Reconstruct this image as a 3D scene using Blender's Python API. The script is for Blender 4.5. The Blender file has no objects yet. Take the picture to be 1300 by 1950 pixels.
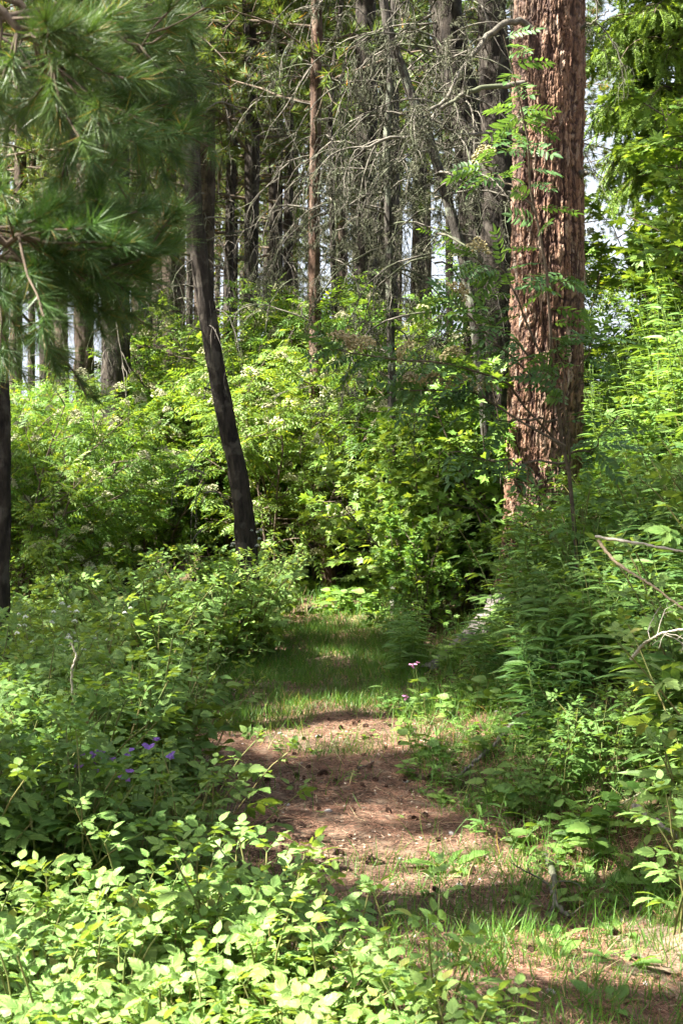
import bpy, math, random
import numpy as np
from mathutils import Vector

sc = bpy.context.scene
COL = sc.collection
R = np.random.default_rng(7)
PI = math.pi

# ------------------------------------------------------------------ camera, sky, sun, exposure
CZ = 1.6            # eye height; level camera with a vertical lens shift
FP = 2708.0         # focal length in pixels of the 1300x1950 photograph
HY = 850.0          # row of the horizon
cam_d = bpy.data.cameras.new('camera')
cam = bpy.data.objects.new('camera', cam_d); COL.objects.link(cam); sc.camera = cam
cam.location = (0, 0, CZ); cam.rotation_euler = (PI/2, 0, 0)
cam_d.sensor_fit = 'VERTICAL'; cam_d.sensor_height = 36; cam_d.lens = 36*FP/1950
cam_d.shift_y = -(975-HY)/1950
cam_d.clip_start = 0.05; cam_d.clip_end = 3000
cam_d.dof.use_dof = True; cam_d.dof.focus_distance = 7.0; cam_d.dof.aperture_fstop = 11.0

SUN_EL, SUN_AZ = math.radians(50), math.radians(257)
SV = np.array([math.sin(SUN_AZ)*math.cos(SUN_EL), math.cos(SUN_AZ)*math.cos(SUN_EL), math.sin(SUN_EL)])
w = bpy.data.worlds.new('World'); sc.world = w; w.use_nodes = True
nt = w.node_tree; bg = nt.nodes['Background']
sky = nt.nodes.new('ShaderNodeTexSky'); sky.sky_type = 'NISHITA'; sky.sun_disc = False
sky.sun_elevation = SUN_EL; sky.sun_rotation = SUN_AZ; sky.air_density = 1.0; sky.dust_density = 5
nt.links.new(sky.outputs[0], bg.inputs[0]); bg.inputs[1].default_value = 0.05
# thin bright cloud low in the sky, mixed over the clear blue
_tc = nt.nodes.new('ShaderNodeTexCoord'); _sp = nt.nodes.new('ShaderNodeSeparateXYZ'); nt.links.new(_tc.outputs['Generated'], _sp.inputs[0])
_nz = nt.nodes.new('ShaderNodeTexNoise'); _nz.inputs['Scale'].default_value = 4; _nz.inputs['Detail'].default_value = 6; nt.links.new(_tc.outputs['Generated'], _nz.inputs['Vector'])
_el = nt.nodes.new('ShaderNodeMapRange'); nt.links.new(_sp.outputs[2], _el.inputs[0]); _el.inputs[1].default_value = .6; _el.inputs[2].default_value = .15; _el.inputs[3].default_value = -.3; _el.inputs[4].default_value = .55
_ad = nt.nodes.new('ShaderNodeMath'); _ad.operation = 'ADD'; _ad.use_clamp = True; nt.links.new(_el.outputs[0], _ad.inputs[0]); nt.links.new(_nz.outputs[0], _ad.inputs[1])
_mx = nt.nodes.new('ShaderNodeMix'); _mx.data_type = 'RGBA'; nt.links.new(_ad.outputs[0], _mx.inputs['Factor']); nt.links.new(sky.outputs[0], _mx.inputs['A']); _mx.inputs['B'].default_value = (3.3, 3.6, 4.1, 1); nt.links.new(_mx.outputs['Result'], bg.inputs[0])
sd = bpy.data.lights.new('sun', 'SUN'); sd.energy = 5.0; sd.angle = math.radians(0.55); sd.color = (1.0, 0.955, 0.87)
so = bpy.data.objects.new('sun', sd); COL.objects.link(so)
so.rotation_euler = Vector(SV).to_track_quat('Z', 'Y').to_euler()
sc.view_settings.view_transform = 'Standard'; sc.view_settings.look = 'None'
sc.view_settings.exposure = 2.9; sc.view_settings.gamma = 1
sc.cycles.max_bounces = 5; sc.cycles.diffuse_bounces = 2; sc.cycles.glossy_bounces = 1
sc.cycles.transmission_bounces = 3; sc.cycles.caustics_reflective = False; sc.cycles.caustics_refractive = False
sc.cycles.use_denoising = True
try:
    sc.cycles.denoiser = 'OPENIMAGEDENOISE'; sc.cycles.denoising_prefilter = 'ACCURATE'
    sc.cycles.denoising_input_passes = 'RGB_ALBEDO_NORMAL'
except Exception: pass
sc.cycles.use_adaptive_sampling = True; sc.cycles.adaptive_threshold = 0.02

def at(px, py, Y):
    return np.array([(px-650)/FP*Y, Y, CZ-(py-HY)/FP*Y])
def proj(p):
    p = np.asarray(p); Y = np.maximum(p[..., 1], 0.01)
    return 650+p[..., 0]/Y*FP, HY-(p[..., 2]-CZ)/Y*FP

# ------------------------------------------------------------------ numpy noise
def _hash(ix, iy, iz, s):
    h = (ix.astype(np.int64)*374761393 + iy.astype(np.int64)*668265263 + iz.astype(np.int64)*2147483647 + s*974634777) & 0xffffffff
    h = ((h ^ (h >> 13))*1274126177) & 0xffffffff
    h = ((h ^ (h >> 15))*2246822519) & 0xffffffff
    return ((h ^ (h >> 16)) & 0xffffff)/float(0xffffff)
def vnoise(x, y, z=0.0, s=0):
    x, y, z = np.broadcast_arrays(np.asarray(x, float), np.asarray(y, float), np.asarray(z, float))
    ix, iy, iz = np.floor(x), np.floor(y), np.floor(z)
    fx, fy, fz = x-ix, y-iy, z-iz
    fx, fy, fz = [f*f*(3-2*f) for f in (fx, fy, fz)]
    o = 0
    for a in (0, 1):
        for b in (0, 1):
            for c in (0, 1):
                o = o + _hash(ix+a, iy+b, iz+c, s)*(fx if a else 1-fx)*(fy if b else 1-fy)*(fz if c else 1-fz)
    return o*2-1
def fbm(x, y, z=0.0, s=0, o=4):
    r, a, f = 0, 1.0, 1.0
    for k in range(o):
        r = r+a*vnoise(x*f, y*f, np.asarray(z)*f, s+k); a *= .5; f *= 2.03
    return r

# ------------------------------------------------------------------ terrain shape
LY = [0, 3, 4.5, 6.7, 8, 9.6, 12, 13.5, 15, 16.5, 18, 22, 400]
LX = [-.3, -.2, -.3, -.6, -.85, -1.02, -.78, -.45, -.28, .2, 1.0, 4.5, 60]
RY = [0, 4, 5, 5.8, 6.7, 8, 9.6, 12, 14, 15, 16.5, 18, 22, 400]
RX = [1.3, 1.15, .98, .7, .48, .42, .40, .55, .75, 1.0, 1.7, 3.0, 7, 63]
def left_edge(y): return np.interp(y, LY, LX)
def right_edge(y): return np.interp(y, RY, RX)
def H(x, y):
    x = np.asarray(x, float); y = np.asarray(y, float)
    d = np.clip(x-right_edge(y), 0, None)
    hr = .38*np.minimum(d, .5)+.62*np.clip(d-.5, 0, .7)+.95*np.clip(d-1.2, 0, 3.2)+.15*np.clip(d-4.4, 0, 12)
    hr = hr*np.clip(1.25-y/60, 0, 1)
    e = np.clip(left_edge(y)-x, 0, None)
    hl = -.05*np.minimum(e, 20)
    n = .04*fbm(x*1.7, y*1.7, 0, 3, 4)+.06*np.clip((np.maximum(d, e)-.2), 0, 1.5)*vnoise(x*.9, y*.9, 0, 9)
    far = np.clip((np.hypot(x, y)-40)/100, 0, 1)
    return (hr+hl)*(1-.8*far)+n*(1-far)+.02*np.sin(y*.6)

# ------------------------------------------------------------------ mesh accumulation (triangles)
class Acc:
    def __init__(s): s.V, s.F, s.U, s.n, s.smooth = [], [], [], 0, False
    def add(s, V, F, U=None):
        V = np.asarray(V, np.float32).reshape(-1, 3); F = np.asarray(F, np.int64).reshape(-1, 3)
        if U is None: U = np.zeros((len(V), 2), np.float32)
        s.V.append(V); s.F.append(F+s.n); s.U.append(np.asarray(U, np.float32).reshape(-1, 2)); s.n += len(V); return s
    def inst(s, T, M, P):
        """template T=(V,F,U) at N matrices M (N,3,3) and positions P (N,3)"""
        V, F, U = T; N = len(P)
        if N == 0: return s
        W = np.einsum('nij,vj->nvi', M, V)+P[:, None, :]
        FF = (F[None]+(np.arange(N)*len(V))[:, None, None]).reshape(-1, 3)
        return s.add(W.reshape(-1, 3), FF, np.tile(U, (N, 1)))
    def tube(s, pts, rad, k=5, cap=True):
        pts = np.asarray(pts, float); n = len(pts); rad = np.broadcast_to(np.asarray(rad, float), (n,))
        t = np.gradient(pts, axis=0); t /= np.linalg.norm(t, axis=1, keepdims=True)+1e-9
        up = np.array([0, 0, 1.]) if abs(t[:, 2]).mean() < .8 else np.array([1., 0, 0])
        a = np.cross(t, up); a /= np.linalg.norm(a, axis=1, keepdims=True)+1e-9; b = np.cross(t, a)
        th = np.arange(k)/k*2*PI
        V = pts[:, None]+rad[:, None, None]*(np.cos(th)[None, :, None]*a[:, None]+np.sin(th)[None, :, None]*b[:, None])
        i, j = np.meshgrid(np.arange(n-1), np.arange(k), indexing='ij'); j2 = (j+1) % k
        q = np.stack([i*k+j, i*k+j2, (i+1)*k+j2, (i+1)*k+j], -1).reshape(-1, 4)
        F = np.concatenate([q[:, [0, 1, 2]], q[:, [0, 2, 3]]])
        L = np.concatenate([[0], np.cumsum(np.linalg.norm(np.diff(pts, axis=0), axis=1))])
        U = np.stack([np.broadcast_to(th/(2*PI), (n, k)), np.broadcast_to(L[:, None], (n, k))], -1)
        return s.add(V.reshape(-1, 3), F, U.reshape(-1, 2))
    def template(s):
        return (np.concatenate(s.V).astype(float), np.concatenate(s.F), np.concatenate(s.U))
    def mesh(s, name, mat, smooth=False, attr=None):
        V = np.concatenate(s.V); F = np.concatenate(s.F); U = np.concatenate(s.U)
        me = bpy.data.meshes.new(name); nv, nf = len(V), len(F)
        me.vertices.add(nv); me.vertices.foreach_set('co', V.astype(np.float32).ravel())
        me.loops.add(nf*3); me.loops.foreach_set('vertex_index', F.astype(np.int32).ravel())
        me.polygons.add(nf); me.polygons.foreach_set('loop_start', (np.arange(nf)*3).astype(np.int32))
        me.polygons.foreach_set('loop_total', np.full(nf, 3, np.int32))
        me.polygons.foreach_set('use_smooth', np.full(nf, smooth, bool))
        uv = me.uv_layers.new(name='UVMap'); uv.data.foreach_set('uv', U[F.ravel()].astype(np.float32).ravel())
        if attr is not None:
            at_ = me.attributes.new('depth', 'FLOAT', 'POINT'); at_.data.foreach_set('value', attr.astype(np.float32))
        me.update(); me.validate(); me.materials.append(mat); return me

def frames(d, roll=None, up=(0, 0, 1), tilt=0.0):
    """columns: x = leaf side, y = leaf axis, z = leaf normal"""
    d = d/(np.linalg.norm(d, axis=1, keepdims=True)+1e-9)
    u = np.broadcast_to(np.asarray(up, float), d.shape)+R.normal(0, tilt, d.shape) if tilt else np.broadcast_to(np.asarray(up, float), d.shape)
    x = np.cross(d, u); x /= np.linalg.norm(x, axis=1, keepdims=True)+1e-6
    z = np.cross(x, d)
    if roll is not None:
        c, s_ = np.cos(roll)[:, None], np.sin(roll)[:, None]
        x, z = c*x+s_*z, c*z-s_*x
    return np.stack([x, d, z], -1)
def rotz(M, P, a):
    c, s_ = math.cos(a), math.sin(a); Z = np.array([[c, -s_, 0], [s_, c, 0], [0, 0, 1]])
    return Z@M, P@Z.T

# ------------------------------------------------------------------ objects
def link(o, parent=None):
    COL.objects.link(o)
    if parent is not None: o.parent = parent
    return o
def tag(o, label=None, cat=None, group=None, kind=None):
    if label: o['label'] = label
    if cat: o['category'] = cat
    if group: o['group'] = group
    if kind: o['kind'] = kind
    return o
def thing(name, label, cat, loc=(0, 0, 0), group=None):
    o = bpy.data.objects.new(name, None); o.empty_display_size = .1; link(o); o.location = loc
    return tag(o, label, cat, group)
def part(name, me, parent, label=None):
    o = bpy.data.objects.new(name, me); link(o, parent)
    if label: o['label'] = label
    return o
def dup(root, loc, rz, scale=1.0, label=None, group=None, tilt=(0, 0)):
    r = root.copy(); COL.objects.link(r); r.location = loc; r.rotation_euler = (tilt[0], tilt[1], rz); r.scale = (scale,)*3
    if label: r['label'] = label
    if group: r['group'] = group
    for ch in root.children:
        c = ch.copy(); COL.objects.link(c); c.parent = r
        for g in ch.children:
            e = g.copy(); COL.objects.link(e); e.parent = c
    return r
PROTOS = []
class Kind:
    """a few prototypes of one plant; first placement of each moves the prototype itself"""
    def __init__(s, roots): s.r = roots; s.used = [False]*len(roots); PROTOS.append(s)
    def put(s, x, y, rz=None, scale=1., label=None, group=None, z=None, k=None, tilt=0.06):
        k = int(R.integers(len(s.r))) if k is None else k
        root = s.r[k]; rz = R.uniform(0, 2*PI) if rz is None else rz
        loc = (x, y, float(H(x, y))-.02 if z is None else z); tl = tuple(R.normal(0, tilt, 2))
        if not s.used[k]:
            s.used[k] = True; root.location = loc; root.rotation_euler = (tl[0], tl[1], rz); root.scale = (scale,)*3
            if label: root['label'] = label
            if group: root['group'] = group
            return root
        return dup(root, loc, rz, scale, label, group, tl)

# ------------------------------------------------------------------ materials
def newmat(name):
    m = bpy.data.materials.new(name); m.use_nodes = True; n = m.node_tree
    for x in list(n.nodes): n.nodes.remove(x)
    return m, n, n.nodes, n.links
def leaf_mat(name, c1, c2, trans=.38, rough=.45, spec=.35, vein=0.0, tcol=None, c3=None, veinbump=0.0):
    m, n, N, L = newmat(name)
    out = N.new('ShaderNodeOutputMaterial'); geo = N.new('ShaderNodeNewGeometry'); oi = N.new('ShaderNodeObjectInfo')
    ramp = N.new('ShaderNodeMix'); ramp.data_type = 'RGBA'; L.new(geo.outputs['Random Per Island'], ramp.inputs['Factor'])
    ramp.inputs['A'].default_value = (*c1, 1); ramp.inputs['B'].default_value = (*c2, 1)
    col = ramp.outputs['Result']
    if c3:   # rare odd leaf
        gt = N.new('ShaderNodeMath'); gt.operation = 'GREATER_THAN'; L.new(geo.outputs['Random Per Island'], gt.inputs[0]); gt.inputs[1].default_value = .965
        m3 = N.new('ShaderNodeMix'); m3.data_type = 'RGBA'; L.new(gt.outputs[0], m3.inputs['Factor']); L.new(col, m3.inputs['A']); m3.inputs['B'].default_value = (*c3, 1)
        col = m3.outputs['Result']
    hsv = N.new('ShaderNodeHueSaturation'); L.new(col, hsv.inputs['Color'])
    mr = N.new('ShaderNodeMapRange'); L.new(oi.outputs['Random'], mr.inputs[0]); mr.inputs[3].default_value = .485; mr.inputs[4].default_value = .512
    L.new(mr.outputs[0], hsv.inputs['Hue'])
    tc = N.new('ShaderNodeTexCoord'); ns = N.new('ShaderNodeTexNoise'); L.new(tc.outputs['Object'], ns.inputs['Vector']); ns.inputs['Scale'].default_value = 6
    mv = N.new('ShaderNodeMapRange'); L.new(ns.outputs[0], mv.inputs[0]); mv.inputs[1].default_value = .3; mv.inputs[2].default_value = .7; mv.inputs[3].default_value = .78; mv.inputs[4].default_value = 1.22
    L.new(mv.outputs[0], hsv.inputs['Value'])
    col = hsv.outputs['Color']
    p = N.new('ShaderNodeBsdfPrincipled'); p.inputs['Roughness'].default_value = rough; p.inputs['Specular IOR Level'].default_value = spec
    if vein:
        sx = N.new('ShaderNodeSeparateXYZ'); uv = N.new('ShaderNodeUVMap'); uv.uv_map = 'UVMap'; L.new(uv.outputs[0], sx.inputs[0])
        ab = N.new('ShaderNodeMath'); ab.operation = 'ABSOLUTE'; L.new(sx.outputs[0], ab.inputs[0])
        # side veins run forward from the midrib: phase = v*k - |u|*k2
        a = N.new('ShaderNodeMath'); a.operation = 'MULTIPLY_ADD'; L.new(ab.outputs[0], a.inputs[0]); a.inputs[1].default_value = -6.0
        b = N.new('ShaderNodeMath'); b.operation = 'MULTIPLY'; L.new(sx.outputs[1], b.inputs[0]); b.inputs[1].default_value = 9*2*PI/6
        L.new(b.outputs[0], a.inputs[2])
        c = N.new('ShaderNodeMath'); c.operation = 'COSINE'; L.new(a.outputs[0], c.inputs[0])
        pw = N.new('ShaderNodeMapRange'); L.new(c.outputs[0], pw.inputs[0]); pw.inputs[1].default_value = .72; pw.inputs[2].default_value = 1
        md = N.new('ShaderNodeMapRange'); L.new(ab.outputs[0], md.inputs[0]); md.inputs[1].default_value = .05; md.inputs[2].default_value = .0
        mx = N.new('ShaderNodeMath'); mx.operation = 'MAXIMUM'; L.new(pw.outputs[0], mx.inputs[0]); L.new(md.outputs[0], mx.inputs[1])
        mm = N.new('ShaderNodeMath'); mm.operation = 'MULTIPLY'; L.new(mx.outputs[0], mm.inputs[0]); mm.inputs[1].default_value = vein
        vm = N.new('ShaderNodeMix'); vm.data_type = 'RGBA'; L.new(mm.outputs[0], vm.inputs['Factor']); L.new(col, vm.inputs['A'])
        vm.inputs['B'].default_value = (min(1, c2[0]*1.7), min(1, c2[1]*1.5), c2[2]*1.6, 1); col = vm.outputs['Result']
        bp = N.new('ShaderNodeBump'); bp.invert = True; bp.inputs['Strength'].default_value = .5; bp.inputs['Distance'].default_value = .002
        L.new(mx.outputs[0], bp.inputs['Height']); L.new(bp.outputs[0], p.inputs['Normal'])
    L.new(col, p.inputs['Base Color'])
    t = N.new('ShaderNodeBsdfTranslucent')
    th = N.new('ShaderNodeMix'); th.data_type = 'RGBA'; th.blend_type = 'MULTIPLY'; th.inputs['Factor'].default_value = 1
    L.new(col, th.inputs['A']); th.inputs['B'].default_value = (*(tcol or (1.8, 1.5, .6)), 1); L.new(th.outputs['Result'], t.inputs[0])
    ms = N.new('ShaderNodeMixShader'); ms.inputs[0].default_value = trans; L.new(p.outputs[0], ms.inputs[1]); L.new(t.outputs[0], ms.inputs[2])
    L.new(ms.outputs[0], out.inputs[0]); return m
def rough_mat(name, c1, c2, scale=8, stretch=(1, 1, 1), bump=.6, dist=.01, c3=None, rough=.9, s3=3, coord='Object', detail=8):
    m, n, N, L = newmat(name); out = N.new('ShaderNodeOutputMaterial'); p = N.new('ShaderNodeBsdfPrincipled')
    tc = N.new('ShaderNodeTexCoord'); mp = N.new('ShaderNodeMapping'); mp.inputs['Scale'].default_value = stretch
    L.new(tc.outputs[coord], mp.inputs[0]); ns = N.new('ShaderNodeTexNoise'); ns.inputs['Scale'].default_value = scale; ns.inputs['Detail'].default_value = detail
    ns.inputs['Roughness'].default_value = .65
    L.new(mp.outputs[0], ns.inputs['Vector'])
    r = N.new('ShaderNodeMapRange'); r.inputs[1].default_value = .35; r.inputs[2].default_value = .65; L.new(ns.outputs[0], r.inputs[0])
    mx = N.new('ShaderNodeMix'); mx.data_type = 'RGBA'; L.new(r.outputs[0], mx.inputs['Factor']); mx.inputs['A'].default_value = (*c1, 1); mx.inputs['B'].default_value = (*c2, 1)
    col = mx.outputs['Result']
    if c3:
        n2 = N.new('ShaderNodeTexNoise'); n2.inputs['Scale'].default_value = s3; n2.inputs['Detail'].default_value = 5; L.new(tc.outputs[coord], n2.inputs['Vector'])
        r2 = N.new('ShaderNodeMapRange'); r2.inputs[1].default_value = .52; r2.inputs[2].default_value = .6; L.new(n2.outputs[0], r2.inputs[0])
        m2 = N.new('ShaderNodeMix'); m2.data_type = 'RGBA'; L.new(r2.outputs[0], m2.inputs['Factor']); L.new(col, m2.inputs['A']); m2.inputs['B'].default_value = (*c3, 1); col = m2.outputs['Result']
    L.new(col, p.inputs['Base Color']); p.inputs['Roughness'].default_value = rough; p.inputs['Specular IOR Level'].default_value = .2
    b = N.new('ShaderNodeBump'); b.inputs['Strength'].default_value = bump; b.inputs['Distance'].default_value = dist; L.new(ns.outputs[0], b.inputs['Height']); L.new(b.outputs[0], p.inputs['Normal'])
    L.new(p.outputs[0], out.inputs[0]); return m
def bark_big():
    """plated larch bark: colour follows the furrow depth of the mesh, with fine scales in the bump"""
    m, n, N, L = newmat('larch_bark'); out = N.new('ShaderNodeOutputMaterial'); p = N.new('ShaderNodeBsdfPrincipled')
    tc = N.new('ShaderNodeTexCoord'); mp = N.new('ShaderNodeMapping'); mp.inputs['Scale'].default_value = (1, 1, .22); L.new(tc.outputs['Object'], mp.inputs[0])
    v = N.new('ShaderNodeTexVoronoi'); v.inputs['Scale'].default_value = 34; v.inputs['Randomness'].default_value = 1
    ns0 = N.new('ShaderNodeTexNoise'); ns0.inputs['Scale'].default_value = 9; ns0.inputs['Detail'].default_value = 6; L.new(mp.outputs[0], ns0.inputs['Vector'])
    mixv = N.new('ShaderNodeMix'); mixv.data_type = 'VECTOR'; mixv.inputs['Factor'].default_value = .12; L.new(mp.outputs[0], mixv.inputs[4]); L.new(ns0.outputs['Color'], mixv.inputs[5])
    L.new(mixv.outputs[1], v.inputs['Vector'])
    ns = N.new('ShaderNodeTexNoise'); ns.inputs['Scale'].default_value = 45; ns.inputs['Detail'].default_value = 8; ns.inputs['Roughness'].default_value = .7; L.new(mp.outputs[0], ns.inputs['Vector'])
    cr = N.new('ShaderNodeValToRGB'); L.new(v.outputs['Color'], cr.inputs[0])
    e = cr.color_ramp.elements; e[0].position = 0; e[0].color = (.070, .040, .027, 1); e[1].position = 1; e[1].color = (.34, .26, .20, 1)
    a = e.new(.35); a.color = (.145, .075, .046, 1); a = e.new(.7); a.color = (.225, .135, .085, 1)
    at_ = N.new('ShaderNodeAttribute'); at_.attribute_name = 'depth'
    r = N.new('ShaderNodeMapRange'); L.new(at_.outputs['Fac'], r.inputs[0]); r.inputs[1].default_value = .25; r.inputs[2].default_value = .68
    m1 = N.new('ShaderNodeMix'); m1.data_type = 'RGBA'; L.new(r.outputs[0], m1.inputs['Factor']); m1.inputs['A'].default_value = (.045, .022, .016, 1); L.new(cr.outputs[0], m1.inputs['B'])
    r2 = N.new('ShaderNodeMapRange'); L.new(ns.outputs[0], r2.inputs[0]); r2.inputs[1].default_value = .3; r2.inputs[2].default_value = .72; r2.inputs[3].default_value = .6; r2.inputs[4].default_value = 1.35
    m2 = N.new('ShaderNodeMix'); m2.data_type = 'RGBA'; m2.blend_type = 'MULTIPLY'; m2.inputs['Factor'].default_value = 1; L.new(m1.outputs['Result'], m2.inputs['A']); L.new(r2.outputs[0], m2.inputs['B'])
    # patches of grey weathered bark
    n3 = N.new('ShaderNodeTexNoise'); n3.inputs['Scale'].default_value = 2.2; n3.inputs['Detail'].default_value = 5; L.new(mp.outputs[0], n3.inputs['Vector'])
    r3 = N.new('ShaderNodeMapRange'); L.new(n3.outputs[0], r3.inputs[0]); r3.inputs[1].default_value = .45; r3.inputs[2].default_value = .68; r3.inputs[4].default_value = .6
    m3 = N.new('ShaderNodeMix'); m3.data_type = 'RGBA'; L.new(r3.outputs[0], m3.inputs['Factor']); L.new(m2.outputs['Result'], m3.inputs['A']); m3.inputs['B'].default_value = (.10, .078, .065, 1)
    L.new(m3.outputs['Result'], p.inputs['Base Color']); p.inputs['Roughness'].default_value = .85; p.inputs['Specular IOR Level'].default_value = .25
    ad = N.new('ShaderNodeMath'); ad.operation = 'ADD'; L.new(v.outputs['Distance'], ad.inputs[0]); L.new(ns.outputs[0], ad.inputs[1])
    b = N.new('ShaderNodeBump'); b.inputs['Strength'].default_value = .9; b.inputs['Distance'].default_value = .012; L.new(ad.outputs[0], b.inputs['Height']); L.new(b.outputs[0], p.inputs['Normal'])
    L.new(p.outputs[0], out.inputs[0]); return m

M = {}
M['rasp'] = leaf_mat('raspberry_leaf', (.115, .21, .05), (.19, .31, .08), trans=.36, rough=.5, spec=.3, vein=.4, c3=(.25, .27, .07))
M['rasp_dark'] = leaf_mat('raspberry_leaf_shaded', (.075, .155, .035), (.135, .23, .055), trans=.36, rough=.55, spec=.25, vein=.30)  # darker raspberry leaf; the shade on the shaded plants is in its colour
M['rowan'] = leaf_mat('rowan_leaf', (.085, .18, .03), (.16, .27, .045), trans=.40, rough=.5, c3=(.25, .30, .03))
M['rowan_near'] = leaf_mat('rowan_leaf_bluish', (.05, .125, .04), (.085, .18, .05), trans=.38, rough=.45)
M['lobed'] = leaf_mat('lobed_leaf', (.10, .20, .035), (.18, .29, .055), trans=.38, rough=.45, vein=.2)
M['herb'] = leaf_mat('herb_leaf', (.10, .20, .04), (.17, .29, .065), trans=.38, rough=.5)
M['herb_blue'] = leaf_mat('willowherb_leaf', (.07, .16, .04), (.125, .23, .055), trans=.35, rough=.5)
M['grass'] = leaf_mat('grass_blade', (.05, .135, .02), (.12, .22, .035), trans=.35, rough=.5, c3=(.36, .30, .13))
M['pine'] = leaf_mat('pine_needle', (.045, .095, .026), (.09, .15, .038), trans=.25, rough=.45, tcol=(1.4, 1.5, .6), c3=(.24, .16, .04))  # near pine needles coloured darker in place of shade falling on the boughs
M['far_pine'] = leaf_mat('far_needle', (.07, .13, .03), (.135, .20, .045), trans=.30, rough=.5, c3=(.32, .17, .04))
M['larch'] = leaf_mat('larch_needle', (.06, .15, .035), (.10, .21, .05), trans=.35, rough=.5)
M['spruce'] = leaf_mat('spruce_needle', (.11, .22, .035), (.20, .33, .055), trans=.35, rough=.5)
M['cream'] = leaf_mat('cream_blossom', (.40, .40, .22), (.56, .55, .35), trans=.25, rough=.7, tcol=(1, 1, .8))
M['bud'] = leaf_mat('tan_blossom', (.34, .28, .13), (.50, .44, .24), trans=.25, rough=.8, tcol=(1, 1, .8))
M['rust'] = leaf_mat('rusty_needle', (.30, .11, .04), (.42, .19, .07), trans=.2, rough=.7, tcol=(1.2, 1, .7))
M['white'] = leaf_mat('white_blossom', (.75, .78, .70), (.85, .86, .80), trans=.3, rough=.7, tcol=(1, 1, 1))
M['purple'] = leaf_mat('violet_petal', (.22, .10, .42), (.34, .18, .52), trans=.35, rough=.6, tcol=(1.2, .8, 1.2))
M['pink'] = leaf_mat('pink_petal', (.62, .22, .42), (.75, .35, .55), trans=.3, rough=.6, tcol=(1, .8, 1))
M['green_stem'] = rough_mat('green_stem', (.10, .17, .04), (.16, .22, .06), scale=20, bump=.1, rough=.6)
M['red_stem'] = rough_mat('reddish_cane', (.17, .13, .05), (.12, .17, .05), scale=9, bump=.1, rough=.6)
M['twig'] = rough_mat('brown_twig', (.07, .05, .035), (.14, .11, .08), scale=25, bump=.4, dist=.003)
M['dead'] = rough_mat('dead_grey_branch', (.05, .044, .035), (.17, .155, .125), scale=18, bump=.5, dist=.004, c3=(.085, .095, .055))  # grey darkened to stand in for canopy shade on the dead twigs
M['bleached'] = rough_mat('bleached_wood', (.30, .26, .19), (.46, .42, .34), scale=30, stretch=(1, 1, .3), bump=.4, dist=.003)
M['lichen'] = leaf_mat('beard_lichen', (.05, .055, .035), (.11, .115, .075), trans=.2, rough=.9, spec=.1, tcol=(1, 1, .9))  # tone lowered as well, canopy shade put into the lichen colour
M['bark_dark'] = rough_mat('dark_bark', (.010, .008, .007), (.050, .040, .031), scale=22, stretch=(1, 1, .25), bump=1, dist=.03, c3=(.065, .056, .045), s3=9)
M['bark_brown'] = rough_mat('brown_bark', (.022, .016, .012), (.085, .062, .047), scale=20, stretch=(1, 1, .25), bump=1, dist=.03, c3=(.10, .075, .056), s3=7)
M['bark_red'] = rough_mat('reddish_bark', (.028, .018, .013), (.115, .068, .046), scale=20, stretch=(1, 1, .25), bump=1, dist=.03, c3=(.13, .09, .065), s3=7)
M['bark_grey'] = rough_mat('grey_bark', (.02, .017, .014), (.085, .075, .062), scale=26, stretch=(1, 1, .3), bump=1, dist=.02, c3=(.14, .15, .11), s3=9)
M['root'] = rough_mat('grey_root_bark', (.055, .046, .038), (.22, .20, .18), scale=16, stretch=(1, 1, 1), bump=1, dist=.025)
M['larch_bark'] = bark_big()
M['cone'] = rough_mat('cone_scale', (.035, .02, .014), (.09, .05, .03), scale=40, bump=.5, dist=.002)
M['needle_litter'] = leaf_mat('dry_needle', (.15, .072, .040), (.38, .23, .13), trans=.1, rough=.7, tcol=(1, .9, .7), c3=(.55, .42, .26))
M['flake'] = leaf_mat('bark_flake', (.05, .03, .022), (.40, .32, .24), trans=.0, rough=.9)
M['dark_crumb'] = leaf_mat('dark_crumb', (.02, .014, .010), (.09, .06, .04), trans=.0, rough=.9)
M['dry'] = leaf_mat('dry_stalk', (.38, .29, .16), (.58, .48, .30), trans=.25, rough=.7, tcol=(1, 1, .8))
M['stone'] = rough_mat('pebble', (.20, .19, .17), (.42, .40, .37), scale=14, bump=.3, dist=.003)
def ground_mat(name, base, second, third, patch):
    m, n, N, L = newmat(name); out = N.new('ShaderNodeOutputMaterial'); p = N.new('ShaderNodeBsdfPrincipled'); tc = N.new('ShaderNodeTexCoord')
    def noise(s, d=8, rg=.65):
        x = N.new('ShaderNodeTexNoise'); x.inputs['Scale'].default_value = s; x.inputs['Detail'].default_value = d; x.inputs['Roughness'].default_value = rg; L.new(tc.outputs['Object'], x.inputs['Vector']); return x.outputs[0]
    def mix(f, a, b, lo, hi):
        r = N.new('ShaderNodeMapRange'); r.inputs[1].default_value = lo; r.inputs[2].default_value = hi; L.new(f, r.inputs[0])
        x = N.new('ShaderNodeMix'); x.data_type = 'RGBA'; L.new(r.outputs[0], x.inputs['Factor'])
        for s_, v in (('A', a), ('B', b)):
            if isinstance(v, tuple): x.inputs[s_].default_value = (*v, 1)
            else: L.new(v, x.inputs[s_])
        return x.outputs['Result']
    c = mix(noise(60, 4), base, second, .4, .62); c = mix(noise(9), c, third, .5, .68); c = mix(noise(1.6, 5), c, patch, .55, .7)
    L.new(c, p.inputs['Base Color']); p.inputs['Roughness'].default_value = .95; p.inputs['Specular IOR Level'].default_value = .1
    b = N.new('ShaderNodeBump'); b.inputs['Strength'].default_value = 1; b.inputs['Distance'].default_value = .02; L.new(noise(35, 8, .75), b.inputs['Height']); L.new(b.outputs[0], p.inputs['Normal'])
    L.new(p.outputs[0], out.inputs[0]); return m
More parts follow.
